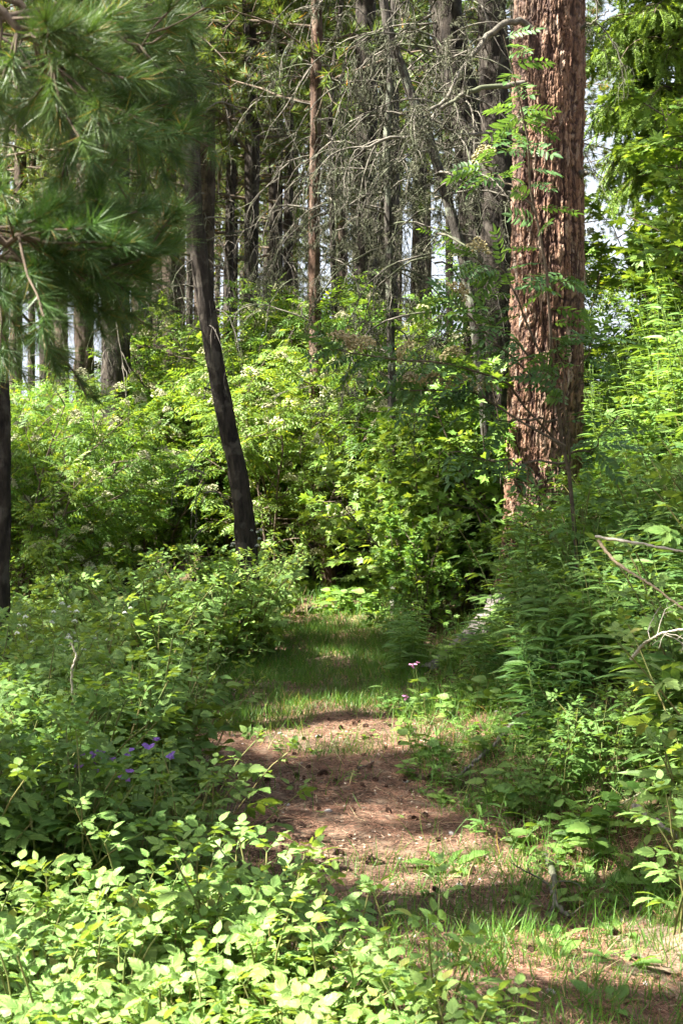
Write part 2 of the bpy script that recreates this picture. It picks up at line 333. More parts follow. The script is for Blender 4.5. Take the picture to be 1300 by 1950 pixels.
M['ground'] = ground_mat('forest_floor', (.055, .040, .024), (.12, .085, .045), (.06, .075, .025), (.10, .075, .045))
M['path'] = ground_mat('needle_path', (.060, .036, .025), (.19, .125, .08), (.27, .20, .14), (.075, .05, .036))
M['soil'] = ground_mat('pale_soil', (.17, .125, .085), (.30, .24, .17), (.10, .07, .05), (.20, .15, .11))

# ------------------------------------------------------------------ ground and path
def sheet(name, xs, ys, zoff, mat, keep=None):
    X, Y = np.meshgrid(xs, ys); Z = H(X, Y)+zoff; n, k = X.shape
    V = np.stack([X, Y, Z], -1).reshape(-1, 3)
    i, j = np.meshgrid(np.arange(n-1), np.arange(k-1), indexing='ij'); a = i*k+j
    q = np.stack([a, a+1, a+k+1, a+k], -1).reshape(-1, 4)
    if keep is not None:
        c = V[q].mean(1); q = q[keep(c[:, 0], c[:, 1])]
    A = Acc(); A.add(V, np.concatenate([q[:, [0, 1, 2]], q[:, [0, 2, 3]]])); me = A.mesh(name, mat, True)
    return tag(part(name, me, None), kind='structure')
u = np.linspace(-1, 1, 260); xs = np.sinh(u*6.2)/np.sinh(6.2)*600
v = np.linspace(0, 1, 340); ys = -20+np.concatenate([np.linspace(0, 20, 20)[:-1], 20+np.sinh(v*5)/np.sinh(5)*900])
sheet('ground', xs, ys, -.012, M['ground'])
g = np.arange(-1.8, 3.2, .04)
sheet('path', g, np.arange(2.0, 17.5, .05), .004, M['path'],
      lambda x, y: (x > left_edge(y)-.12+.12*vnoise(x*3, y*3, 0, 5)) & (x < right_edge(y)+.1+.15*vnoise(x*3, y*3, 0, 6)))

# ------------------------------------------------------------------ leaf templates (y = axis, z = normal, unit length)
def strip_leaf(ws, fold=.18, droop=.25, wave=0.0):
    """ws: half widths at stations 0..1 (first/last 0)"""
    n = len(ws); v = np.linspace(0, 1, n); ws = np.asarray(ws, float)
    z = -droop*v**2
    mid = np.stack([0*v, v, z], 1); V = [mid]
    wv = wave*np.cos(np.arange(n)*PI)
    l = np.stack([-ws, v+.0*ws, z+fold*ws+wv*ws], 1); r = np.stack([ws, v, z+fold*ws+wv*ws], 1)
    V = np.concatenate([mid, l, r]); wm = ws.max()
    U = np.concatenate([np.stack([0*v, v], 1), np.stack([-ws/wm, v], 1), np.stack([ws/wm, v], 1)])
    F = []
    for i in range(n-1):
        for o, s_ in ((n, 1), (2*n, -1)):
            q = [i, i+1, o+i+1, o+i] if s_ == 1 else [i, o+i, o+i+1, i+1]
            if i == 0: F.append([i, i+1, o+i+1] if s_ == 1 else [i, o+i+1, i+1])
            elif i == n-2: F.append([i, i+1, o+i] if s_ == 1 else [i, o+i, i+1])
            else: F += [q[:3], [q[0], q[2], q[3]]]
    return V, np.array(F), U
def serrate(n=8, width=.36, droop=.3, fold=.22):
    """serrated ovate leaf: each side a saw edge"""
    V, U, F = [], [], []
    ts = np.linspace(0, 1, n+1)
    def wd(t): return width*np.sin(PI*np.clip(t, 0, 1)**.72)**.85*(1-.25*t)
    z = lambda x, t: -droop*t**2+fold*abs(x)-.35*x*x
    mi = []
    for t in ts: mi.append(len(V)); V.append((0, t, z(0, t))); U.append((0, t))
    for s_ in (-1, 1):
        prev = mi[0]
        for k in range(n):
            t0, t1 = ts[k], ts[k+1]
            tt = t0+(t1-t0)*.95; wt = wd((t0+t1)/2+.01)*1.06
            tip = len(V); zz = z(wt, tt)+.012*(-1)**k; V.append((s_*wt, tt+.02, zz)); U.append((s_*wt/width, tt))
            if k < n-1:
                wn = wd(t1)*.88; nt_ = len(V); V.append((s_*wn, t1+.004, z(wn, t1))); U.append((s_*wn/width, t1))
            else: nt_ = mi[n]
            fs = [[mi[k], tip, prev]] if prev != mi[k] else []
            fs += [[mi[k], nt_, tip]] if k == n-1 else [[mi[k], nt_, tip], [mi[k], mi[k+1], nt_]]
            if s_ == -1: fs = [f[::-1] for f in fs]
            F += fs; prev = nt_
    return np.array(V, float), np.array(F), np.array(U, float)
def lobed_leaf():
    ang = np.radians([-150, -118, -95, -70, -48, -24, -8, 0, 8, 24, 48, 70, 95, 118, 150])
    rad = np.array([.34, .62, .40, .50, .95, .55, .86, 1.12, .86, .55, .95, .50, .40, .62, .34])*.62
    c = np.array([0, .36, 0.]); V = [(0, .36, 0), (0, 0, -.02)]; U = [(0, .36), (0, 0)]
    for a, r_ in zip(ang, rad):
        x, y = r_*math.sin(a), .36+r_*math.cos(a); V.append((x, y, .12*abs(x)-.25*(y-.3)**2-.2*x*x)); U.append((x*1.5, y))
    n = len(V); F = [[0, i+1, i] for i in range(2, n-1)]+[[0, 2, 1], [0, 1, n-1]]
    return np.array(V, float), np.array(F), np.array(U, float)
def xf(T, d, pos, size, up=(0, 0, 1), roll=0.0):
    Mx = frames(np.array([d], float), np.array([roll]), up)[0]*size
    return T[0]@Mx.T+np.asarray(pos, float), T[1], T[2]
SER = serrate(); SER_LO = serrate(5)
LEAFLET = strip_leaf([0, .15, .17, .12, 0], fold=.25, droop=.12)
LEAFLET_LO = strip_leaf([0, .17, 0], fold=.25, droop=.1)
LANCE = strip_leaf([0, .075, .085, .07, .045, 0], fold=.3, droop=.45)
NETTLE = serrate(6, .27, .35)
def stalk_tpl(L=1.0, r=.012): return Acc().tube([(0, 0, 0), (0, L*.5, .02), (0, L, 0)], [r, r*.8, r*.6], 3).template()
def compound(leaf, k, lat=.62, term=.85, ang=65, rach=.55, pet=.55):
    A = Acc(); L0 = pet; total = pet+rach
    A.add(*stalk_tpl(total, .012)[:2])
    A.add(*xf(leaf, (0, 1, -.1), (0, total*.98, 0), term))
    for i in range(k):
        y = pet+(rach*.75)*i/max(1, k-1) if k > 1 else pet+rach*.25
        for s_ in (-1, 1):
            a = math.radians(ang); A.add(*xf(leaf, (s_*math.sin(a), math.cos(a), -.05+R.normal(0, .08)), (0, y, 0), lat*(1+.08*R.normal()), roll=.15*R.normal()))
    V, F, U = A.template(); s_ = 1/(total+term); return V*s_, F, U
def pinnate(leaf, n=6, lsz=.30, droop=.22, spacing=None, ang=62, base=.18):
    A = Acc(); t = np.linspace(0, 1, 5); A.tube(np.stack([0*t, t*.88, -droop*t**2], 1), .006, 3)
    for i in range(n):
        y = base+(.86-base)*i/(n-1); z = -droop*y**2; sz = lsz*(1-.25*abs(i/(n-1)-.45)*1.6)
        for s_ in (-1, 1):
            a = math.radians(ang+R.normal(0, 4)); A.add(*xf(leaf, (s_*math.sin(a), math.cos(a), -.18+.1*R.normal()), (0, y, z), sz, roll=.2*R.normal()))
    A.add(*xf(leaf, (0, 1, -.4), (0, .86, -droop*.74), lsz)); return A.template()
RASP = [compound(SER, k) for k in (1, 1, 2)]; RASP_LO = [compound(SER_LO, k) for k in (1, 2)]
ROWANL = [pinnate(LEAFLET, 6), pinnate(LEAFLET, 7, droop=.4)]; ROWANL_LO = [pinnate(LEAFLET_LO, 6, lsz=.33), pinnate(LEAFLET_LO, 5, lsz=.36, droop=.4)]
LOBE = [lobed_leaf()]
FROND = [pinnate(pinnate(LEAFLET_LO, 5, lsz=.4, droop=.1), 6, lsz=.42, droop=.25, base=.25)]
def corymb(n=60, r=.5, sz=.09):
    A = Acc(); P = []
    for i in range(n):
        a, q = R.uniform(0, 2*PI), math.sqrt(R.uniform()); P.append((q*r*math.cos(a), q*r*math.sin(a), .35*(1-q*q)+R.normal(0, .05)))
    P = np.array(P); O = np.array([(1, 0, 0), (0, 1, 0), (-1, 0, 0), (0, -1, 0), (0, 0, .6), (0, 0, -.5)], float)
    F = np.array([(0, 1, 4), (1, 2, 4), (2, 3, 4), (3, 0, 4), (1, 0, 5), (2, 1, 5), (3, 2, 5), (0, 3, 5)])
    Ms = frames(R.normal(0, 1, (n, 3)))*(sz*R.uniform(.6, 1.2, (n, 1, 1))); A.inst((O, F, np.zeros((6, 2))), Ms, P); return A.template()
CORYMB = corymb()

# ------------------------------------------------------------------ growth
def polyline(start, d, L, n, wob=.12, grav=0.0, up=0.0):
    d = np.array(d, float); d /= np.linalg.norm(d); P = [np.array(start, float)]
    for i in range(n):
        d = d+R.normal(0, wob, 3); d[2] += up-grav*(i+1)/n; d /= np.linalg.norm(d); P.append(P[-1]+d*L/n)
    return np.array(P)
def sub(P, t):
    x = t*(len(P)-1); i = min(int(x), len(P)-2); f = x-i
    d = P[i+1]-P[i]; return P[i]*(1-f)+P[i+1]*f, d/(np.linalg.norm(d)+1e-9)
def side(d, ang, az):
    a = np.cross(d, (0, 0, 1.)); a = a/(np.linalg.norm(a)+1e-6) if np.linalg.norm(a) > .05 else np.array([1., 0, 0]); b = np.cross(a, d)
    return d*math.cos(ang)+(a*math.cos(az)+b*math.sin(az))*math.sin(ang)
def put_leaves(A, tpls, pos, dirs, sizes, tilt=.25, up=(0, 0, 1)):
    pos, dirs, sizes = np.array(pos), np.array(dirs), np.array(sizes)
    if len(pos) == 0: return
    Ms = frames(dirs, R.normal(0, .3, len(pos)), up, tilt)*sizes[:, None, None]; w_ = R.integers(0, len(tpls), len(pos))
    for k, T in enumerate(tpls): q = w_ == k; A.inst(T, Ms[q], pos[q])

def cane_plant(name, cat, height, ncanes, tpls, lsize, mat, smat, spread=.35, gap=.055, flat=.25, lean=.12, start=.15, flower=None, wob=.07):
    S, Lf = Acc(), Acc(); pos, dr, sz, tops = [], [], [], []
    for c in range(ncanes):
        az = R.uniform(0, 2*PI); L = height*R.uniform(.75, 1.1)
        P = polyline((R.normal(0, .03), R.normal(0, .03), 0), (math.cos(az)*spread*R.uniform(.3, 1.2), math.sin(az)*spread*R.uniform(.3, 1.2), 1), L, 8, wob, lean)
        S.tube(P, np.linspace(.0045, .0022, len(P))*(height/.5)**.4, 4); n = int(L*(1-start)/gap); ph = R.uniform(0, 6)
        for i in range(n):
            t = start+(1-start)*(i+.5)/n; p, d = sub(P, t); a = ph+i*2.4
            o = np.array([math.cos(a), math.sin(a), flat+.9*max(0, t-.85)*4]); pos.append(p); dr.append(o); sz.append(lsize*R.uniform(.7, 1.15)*(1-.5*max(0, t-.7)/.3))
        tops.append((P[-1], P[-1]-P[-2]))
        for k in range(3): pos.append(P[-1]); dr.append(np.array([math.cos(ph+k*2.1), math.sin(ph+k*2.1), 1.0])); sz.append(lsize*.5)
    put_leaves(Lf, tpls, pos, dr, sz, .25)
    r = thing(name, None, cat); part('stem', S.mesh(name+'_stem', smat, True), r); part('foliage', Lf.mesh(name+'_foliage', mat), r)
    return r, tops
def whorl_plant(name, cat, height, nst, leaf, lsize, mat, spread=.15, gap=.025, flat=.35, opp=False):
    """willowherb / nettle: upright stems with leaves all the way up"""
    S, Lf = Acc(), Acc(); pos, dr, sz, tops = [], [], [], []
    for c in range(nst):
        az = R.uniform(0, 2*PI); L = height*R.uniform(.7, 1.1); P = polyline((R.normal(0, .05), R.normal(0, .05), 0), (math.cos(az)*spread, math.sin(az)*spread, 1), L, 8, .05, .02)
        S.tube(P, np.linspace(.004, .0018, len(P)), 4); n = int(L*.85/gap); ph = R.uniform(0, 6)
        for i in range(n):
            t = .15+.85*(i+.5)/n; p, d = sub(P, t); f = 1-.75*max(0, t-.65)/.35
            for a in ([ph+(i % 2)*PI/2, ph+(i % 2)*PI/2+PI] if opp else [ph+i*2.4]):
                pos.append(p); dr.append(np.array([math.cos(a), math.sin(a), flat+1.2*max(0, t-.8)])); sz.append(lsize*f*R.uniform(.8, 1.15))
        tops.append((P[-1], P[-1]-P[-2]))
    put_leaves(Lf, [leaf], pos, dr, sz, .18)
    r = thing(name, None, cat); part('stem', S.mesh(name+'_stem', M['green_stem'], True), r); part('foliage', Lf.mesh(name+'_foliage', mat), r); return r, tops

def shrub(name, cat, height, nst, tpls, lsize, mat, smat, spread=.45, nbr=9, ntw=4, lpt=5, fl=0, flsize=.1, low=.25, tilt=.3, hang=.1):
    S, Lf, Fl = Acc(), Acc(), Acc(); pos, dr, sz, fp = [], [], [], []
    for c in range(nst):
        az = 2*PI*c/nst+R.normal(0, .3); q = R.uniform(.3, 1)*spread
        P = polyline((R.normal(0, .08), R.normal(0, .08), 0), (math.cos(az)*q, math.sin(az)*q, 1), height*R.uniform(.8, 1.05), 9, .06, .03); S.tube(P, np.linspace(.016, .004, 10)*height/2.2, 5)
        for b in range(nbr):
            t = low+(1-low)*(b+R.uniform())/nbr; p, d = sub(P, t); bl = height*.32*(1.1-.6*t)*R.uniform(.7, 1.2); B = polyline(p, side(d, R.uniform(.7, 1.1), R.uniform(0, 2*PI)), bl, 5, .12, .02, .03)
            S.tube(B, np.linspace(.006, .0025, 6)*height/2.2, 4)
            for k in range(ntw):
                tt = .25+.75*(k+R.uniform())/ntw; p2, d2 = sub(B, min(tt, 1)); T = polyline(p2, side(d2, R.uniform(.4, .9), R.uniform(0, 2*PI)), bl*.35, 3, .12); S.tube(T, [.0025, .002, .0017, .0012], 3)
                for l in range(lpt):
                    p3, d3 = sub(T, (l+.7)/lpt*.98); a = R.uniform(0, 2*PI); o = side(d3, R.uniform(.5, 1.2), a); o[2] = o[2]*.5-hang; pos.append(p3); dr.append(o); sz.append(lsize*R.uniform(.7, 1.15))
                if R.uniform() < fl: fp.append(T[-1])
    put_leaves(Lf, tpls, pos, dr, sz, tilt)
    r = thing(name, None, cat); part('stems', S.mesh(name+'_stems', smat, True), r); part('foliage', Lf.mesh(name+'_foliage', mat), r)
    if fp:
        fp = np.array(fp); A = Acc(); n = len(fp); A.inst(CORYMB, frames(np.tile((0., 1, 0), (n, 1)), up=(0, 0, 1), tilt=.25)*(flsize*R.uniform(.7, 1.2, (n, 1, 1))), fp+np.array([0, 0, .03])); part('blossom', A.mesh(name+'_blossom', M['cream']), r)
    return r

# ------------------------------------------------------------------ needles
def tuft_tpl(n, L, wd, spread=.9, shoot=.5):
    """bottle-brush tuft along +y"""
    A = Acc(); t = R.uniform(0, 1, n); a = R.uniform(0, 2*PI, n); s_ = spread*R.uniform(.4, 1.1, n)*(1-.55*t)
    d = np.stack([np.cos(a)*np.sin(s_), np.cos(s_), np.sin(a)*np.sin(s_)], 1); p0 = np.stack([0*t, t*shoot*L, 0*t], 1); ll = L*R.uniform(.7, 1.1, n)
    T = (np.array([(-.5, 0, 0), (.5, 0, 0), (.25, .6, -.03), (-.25, .6, -.03), (0, 1, -.1)]), np.array([(0, 1, 2), (0, 2, 3), (3, 2, 4)]), np.zeros((5, 2)))
    Ms = frames(d, R.uniform(0, PI, n)); Ms = Ms*np.stack([np.full(n, wd), ll, ll], 1)[:, None, :]; A.inst(T, Ms, p0); return A.template()
def comb_tpl(n, L, nl, wd, droop=.25, flat=True):
    A = Acc(); V, F = [], []
    t = np.linspace(0, 1, 4); A.tube(np.stack([0*t, t*L, -droop*L*t**2], 1), wd*.5, 3)
    T = (np.array([(-.5, 0, 0), (.5, 0, 0), (0, 1, 0)]), np.array([(0, 1, 2)]), np.zeros((3, 2)))
    y = R.uniform(0, 1, n); s_ = np.where(R.uniform(size=n) < .5, -1, 1)
    d = np.stack([s_*.8, np.full(n, .55), R.normal(.1, .35, n)], 1); p = np.stack([0*y, y*L, -droop*L*y**2], 1); Ms = frames(d, R.uniform(-.6, .6, n))*np.stack([np.full(n, wd), nl*R.uniform(.7, 1.2, n), np.ones(n)], 1)[:, None, :]
    A.inst(T, Ms, p); return A.template()
TUFT_NEAR = [tuft_tpl(100, .066, .0012, 1.15), tuft_tpl(85, .06, .0012, 1.35)]
TUFT_FAR = [tuft_tpl(22, .085, .0055, 1.2), tuft_tpl(18, .08, .006, 1.0)]
COMB = [comb_tpl(110, .20, .026, .007), comb_tpl(90, .16, .026, .007, .45)]
LARCHC = [comb_tpl(40, .25, .03, .004, .5)]

def dead_branch(A, start, d, L, r0, depth=2, droop=.25, wob=.16, nchild=6, pts=None):
    P = polyline(start, d, L, 9, wob, droop, .02); A.tube(P, np.linspace(r0, r0*.3, len(P)), 5 if depth == 2 else 3)
    if pts is not None: pts.append(P)
    if depth == 0: return
    for k in range(nchild):
        p, dd = sub(P, R.uniform(.2, 1)); dead_branch(A, p, side(dd, R.uniform(.4, 1.1), R.uniform(0, 2*PI)), L*R.uniform(.25, .5), r0*.42, depth-1, droop*.8, wob*1.2, max(2, nchild-2), pts)
def lichen_on(A, pts, n, L=.05):
    segs = [pts[i] for i in R.integers(0, len(pts), n)]; p = np.array([sub(s_, R.uniform(0, 1))[0] for s_ in segs]); k = 5
    p = np.repeat(p, k, 0)+R.normal(0, .012, (n*k, 3)); d = R.normal(0, .7, (n*k, 3)); d[:, 2] -= .7
    T = (np.array([(-.5, 0, 0), (.5, 0, 0), (.4, .5, .1), (0, 1, 0)]), np.array([(0, 1, 2), (0, 2, 3)]), np.zeros((4, 2)))
    m = len(p); A.inst(T, frames(d, R.uniform(0, PI, m))*np.stack([np.full(m, .007), L*R.uniform(.5, 1.4, m), np.full(m, L)], 1)[:, None, :], p)
def crown_mesh(name, z0, z1, rad, nb, tpls, mat, tw=5, per=4, droop=.1, scale=1.0, side_az=None):
    """conifer boughs on an axis: returns (branch mesh, needle mesh)"""
    B, Nd = Acc(), Acc(); pos, dr = [], []
    for b in range(nb):
        f = b/nb; z = z0+(z1-z0)*f; az = b*2.4+R.normal(0, .3) if side_az is None else side_az+R.normal(0, .5); L = rad*(1.05-.75*f)*R.uniform(.6, 1.1)
        P = polyline((0, 0, z), (math.cos(az), math.sin(az), .15), L, 6, .1, droop, .02); B.tube(P, np.linspace(.02, .005, 7), 4)
        for k in range(tw):
            p, d = sub(P, R.uniform(.25, 1)); Q = polyline(p, side(d, R.uniform(.4, 1.0), R.uniform(0, 2*PI)), L*.3, 3, .15, droop*.6); B.tube(Q, [.006, .005, .004, .003], 3)
            for l in range(per): p2, d2 = sub(Q, R.uniform(.2, 1)); pos.append(p2); dr.append(side(d2, R.uniform(.1, .9), R.uniform(0, 2*PI))+np.array([0, 0, .15]))
    n = len(pos); put_leaves(Nd, tpls, pos, dr, np.full(n, scale)*R.uniform(.8, 1.3, n), .4)
    return B.mesh(name+'_branches', M['twig'], True), Nd.mesh(name, mat)

def trunk_mesh(name, pts, radii, mat, k=28, n=160, rough=.12, s=0, flare=0.0):
    """world-space polyline -> displaced bark tube"""
    pts = np.array(pts, float); L = np.concatenate([[0], np.cumsum(np.linalg.norm(np.diff(pts, axis=0), axis=1))]); tt = np.linspace(0, L[-1], n)
    P = np.stack([np.interp(tt, L, pts[:, i]) for i in range(3)], 1); ker = np.ones(9)/9
    for i in range(3): P[:, i] = np.convolve(np.pad(P[:, i], 4, mode='reflect', reflect_type='odd'), ker, 'valid')
    rad = np.interp(tt, L, radii); th = np.arange(k)/k*2*PI; T_, Z = np.meshgrid(th, tt)
    nz = (fbm(np.cos(T_)*3, np.sin(T_)*3, Z*2.2, s, 2)*.5+fbm(np.cos(T_)*8, np.sin(T_)*8, Z*5, s+9, 3)*.8)*rough+vnoise(np.cos(T_)*1.2, np.sin(T_)*1.2, Z*.6, s+5)*.08
    fl = flare*np.exp(-Z/.25)*(1+.5*np.cos(T_*4+s)); rr = rad[:, None]*(1+nz+fl)
    V = P[:, None]+np.stack([rr*np.cos(T_), rr*np.sin(T_), 0*T_], -1)
    i, j = np.meshgrid(np.arange(n-1), np.arange(k), indexing='ij'); j2 = (j+1) % k; q = np.stack([i*k+j, i*k+j2, (i+1)*k+j2, (i+1)*k+j], -1).reshape(-1, 4)
    A = Acc(); A.add(V.reshape(-1, 3), np.concatenate([q[:, [0, 1, 2]], q[:, [0, 2, 3]]])); return A.mesh(name, mat, True)

#@@TREES
# ------------------------------------------------------------------ the big larch
def big_larch():
    Y = 11.0; base = at(1034, 1190, Y); base[2] = H(base[0], base[1])-.1
    t = thing('larch_tree', 'large larch with thick red-brown plated bark, the widest trunk in the wood', 'tree', tuple(base))
    pts = np.array([base]+[at(px, py, Y) for px, py in ((1032, 1000), (1034, 900), (1038, 750), (1041, 600), (1043, 300), (1046, 0))]+[(1.66, Y, 8.0), (1.72, Y, 13)])-base
    wid = [90, 78, 76, 76, 75, 71, 70, 60, 30]; rad = np.array(wid)*.92/FP*Y
    n, k = 1100, 300; L = np.concatenate([[0], np.cumsum(np.linalg.norm(np.diff(pts, axis=0), axis=1))])
    tt = np.concatenate([np.linspace(0, 5.4, 950), np.linspace(5.43, L[-1], 150)]); n = len(tt)
    P = np.stack([np.interp(tt, L, pts[:, i]) for i in range(3)], 1)
    ker = np.ones(61)/61
    for i in range(3): P[:, i] = np.convolve(np.pad(P[:, i], 30, mode='reflect', reflect_type='odd'), ker, 'valid')
    rd = np.interp(tt, L, rad); th = np.arange(k)/k*2*PI; T_, Z = np.meshgrid(th, tt)
    # plates: elongated cells on the (angle, height) sheet, periodic in angle
    nc = 50; wx = T_/(2*PI)*nc+1.5*fbm(np.cos(T_)*4, np.sin(T_)*4, Z*2.6, 1, 4); wz = Z*6.6+.6*vnoise(np.cos(T_)*3, np.sin(T_)*3, Z*2, 2)
    def cells(wx, wz, nc, seed):
        ix, iz = np.floor(wx), np.floor(wz); F1 = np.full(wx.shape, 9.); F2 = np.full(wx.shape, 9.); idv = np.zeros(wx.shape)
        for a in (-1, 0, 1):
            for b in (-1, 0, 1):
                cx, cz = np.mod(ix+a, nc), iz+b; hx, hz = _hash(cx, cz, cx*0, seed), _hash(cx, cz, cx*0, seed+1)
                d = np.hypot(ix+a+hx-wx, (cz+hz-wz)*.9); m_ = d < F1; F2 = np.where(m_, F1, np.minimum(F2, d)); idv = np.where(m_, _hash(cx, cz, cx*0, seed+2), idv); F1 = np.where(m_, d, F1)
        return F2-F1, idv
    e1, id1 = cells(wx, wz, nc, 11); e2, id2 = cells(wx*2+0, wz*3.4, nc*2, 21)
    ridge = np.abs(fbm(np.cos(T_)*5, np.sin(T_)*5, Z*.8, 31, 3))
    plate = np.clip(e1*3.6-.25, 0, 1)**.6; small = np.clip(e2*3.2-.2, 0, 1)**.6
    flake = fbm(np.cos(T_)*11, np.sin(T_)*11, Z*5, 91, 4); flake = np.floor(flake*5)/5
    h = .012*plate*(.4+.9*id1)+.005*small*(.3+id2)+.018*np.clip(ridge*2.2, 0, 1)+.008*flake+.008*fbm(np.cos(T_)*34, np.sin(T_)*26, Z*22, 41, 3)
    fl = .12*np.exp(-Z/.28)*(1+.7*np.cos(T_*3+2.2))
    rr = rd[:, None]*(.93+.03*vnoise(np.cos(T_), np.sin(T_), Z*.7, 51)+fl)+h
    V = P[:, None]+np.stack([rr*np.cos(T_), rr*np.sin(T_), 0*T_], -1)
    depth = np.clip(plate*.55+small*.25*(.5+id2)+.45*np.clip(ridge*2.4, 0, 1)-.28+.22*fbm(np.cos(T_)*14, np.sin(T_)*14, Z*7, 95, 3), 0, 1)
    i, j = np.meshgrid(np.arange(n-1), np.arange(k), indexing='ij'); j2 = (j+1) % k; q = np.stack([i*k+j, i*k+j2, (i+1)*k+j2, (i+1)*k+j], -1).reshape(-1, 4)
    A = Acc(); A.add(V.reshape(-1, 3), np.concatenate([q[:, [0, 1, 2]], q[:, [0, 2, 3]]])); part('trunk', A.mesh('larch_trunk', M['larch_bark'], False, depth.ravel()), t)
    # dead limbs that reach left from the trunk, bearded with lichen
    for seg, r0, twigs, lic in (([(1030, 68), (990, 38), (950, 45), (915, 85), (880, 130), (850, 190), (815, 210)], .030, 6, 330), ([(1000, 160), (930, 165), (880, 180), (830, 210), (790, 260), (740, 262), (690, 285)], .022, 7, 150),
                    ([(1000, 250), (940, 250), (890, 258), (860, 250), (820, 225)], .017, 5, 120), ([(1100, 60), (1120, 45), (1160, 20)], .012, 2, 20), ([(1105, 330), (1118, 330)], .03, 0, 0)):
        B, Lc = Acc(), Acc(); Pp = np.array([at(x, y, Y-.15-.25*i_/3) for i_, (x, y) in enumerate(seg)])-base
        x_ = np.linspace(0, len(seg)-1, 24); Pq = np.stack([np.interp(x_, np.arange(len(seg)), Pp[:, c]) for c in range(3)], 1)+R.normal(0, .006, (24, 3))
        B.tube(Pq, np.linspace(r0, r0*.4, 24), 8); pl = [Pq]
        for k_ in range(twigs):
            p, d = sub(Pq, R.uniform(.3, 1)); dead_branch(B, p, side(d, .8, R.uniform(0, 6.3)), R.uniform(.4, .9), .008, 1, .45, .16, 5, pl)
        o = part('dead_limb', B.mesh('dead_limb', M['dead'], True), t)
        if lic: lichen_on(Lc, [pl[0]]*3+pl, lic, .045); tag(part('lichen', Lc.mesh('limb_lichen', M['lichen']), o), kind='stuff')
    cb, cn = crown_mesh('larch_crown', 6.4, 12.6, 1.7, 26, LARCHC, M['larch'], 4, 5, .15, 1.2); part('bough', cb, t); part('crown', cn, t)
    # grey root running down the bank toward the path
    for seg, r0 in (([(960, 1120), (935, 1170), (905, 1215), (860, 1260), (810, 1300)], .12), ([(985, 1150), (960, 1200), (930, 1240), (900, 1265)], .07), ([(940, 1150), (900, 1185), (850, 1235)], .06)):
        W = []
        for i_, (px, py) in enumerate(seg):
            Yq = 10.9-.35*i_; p = at(px, py, Yq); W.append((p[0], Yq, H(p[0], Yq)+.05-.01*i_))
        W = np.array(W)-base; x_ = np.linspace(0, len(seg)-1, 60); Q = np.stack([np.interp(x_, np.arange(len(seg)), W[:, c]) for c in range(3)], 1)
        th_ = np.arange(24)/24*2*PI; T2, I2 = np.meshgrid(th_, np.arange(60)); rr2 = np.linspace(r0, r0*.45, 60)[:, None]*(1+.3*fbm(np.cos(T2)*2.5, np.sin(T2)*2.5, I2*.12, 61, 4))
        tg = np.gradient(Q, axis=0); tg /= np.linalg.norm(tg, axis=1, keepdims=True); a_ = np.cross(tg, (0, 0, 1.)); a_ /= np.linalg.norm(a_, axis=1, keepdims=True); b_ = np.cross(a_, tg)
        V2 = Q[:, None]+rr2[..., None]*(np.cos(T2)[..., None]*a_[:, None]+np.sin(T2)[..., None]*b_[:, None]*.8)
        i, j = np.meshgrid(np.arange(59), np.arange(24), indexing='ij'); j2 = (j+1) % 24; q = np.stack([i*24+j, i*24+j2, (i+1)*24+j2, (i+1)*24+j], -1).reshape(-1, 4)
        A2 = Acc(); A2.add(V2.reshape(-1, 3), np.concatenate([q[:, [0, 1, 2]], q[:, [0, 2, 3]]])); part('root', A2.mesh('larch_root', M['root'], True), t, 'grey weathered root running down the bank')
    return t
big_larch()

# ------------------------------------------------------------------ the other trunks
CROWNS = [crown_mesh('pine_crown', 0, 7.0, 2.1, 42, TUFT_FAR, M['far_pine'], 6, 6, .12, 1.5) for _ in range(3)]
def dead_set(n, z0, z1, L, seed=0, dens=6, lich=0):
    B, pl = Acc(), []
    for i in range(n):
        az = R.uniform(0, 2*PI); dead_branch(B, (0, 0, R.uniform(z0, z1)), (math.cos(az), math.sin(az), R.uniform(-.2, .4)), L*R.uniform(.5, 1.2), .011, 2 if i % 2 else 1, .5, .13, dens, pl)
    Lc = None
    if lich: Lc = Acc(); lichen_on(Lc, pl, lich, .05); Lc = Lc.mesh('branch_lichen', M['lichen'])
    return B.mesh('dead_branches', M['dead'], True), Lc
DEADS = [dead_set(26, 0, 4.6, 1.2, dens=5) for _ in range(3)]
DENSE = [dead_set(38, 0, 5.0, 1.4, dens=7, lich=2600) for _ in range(2)]
GROUPT = 'conifers of the background wood'
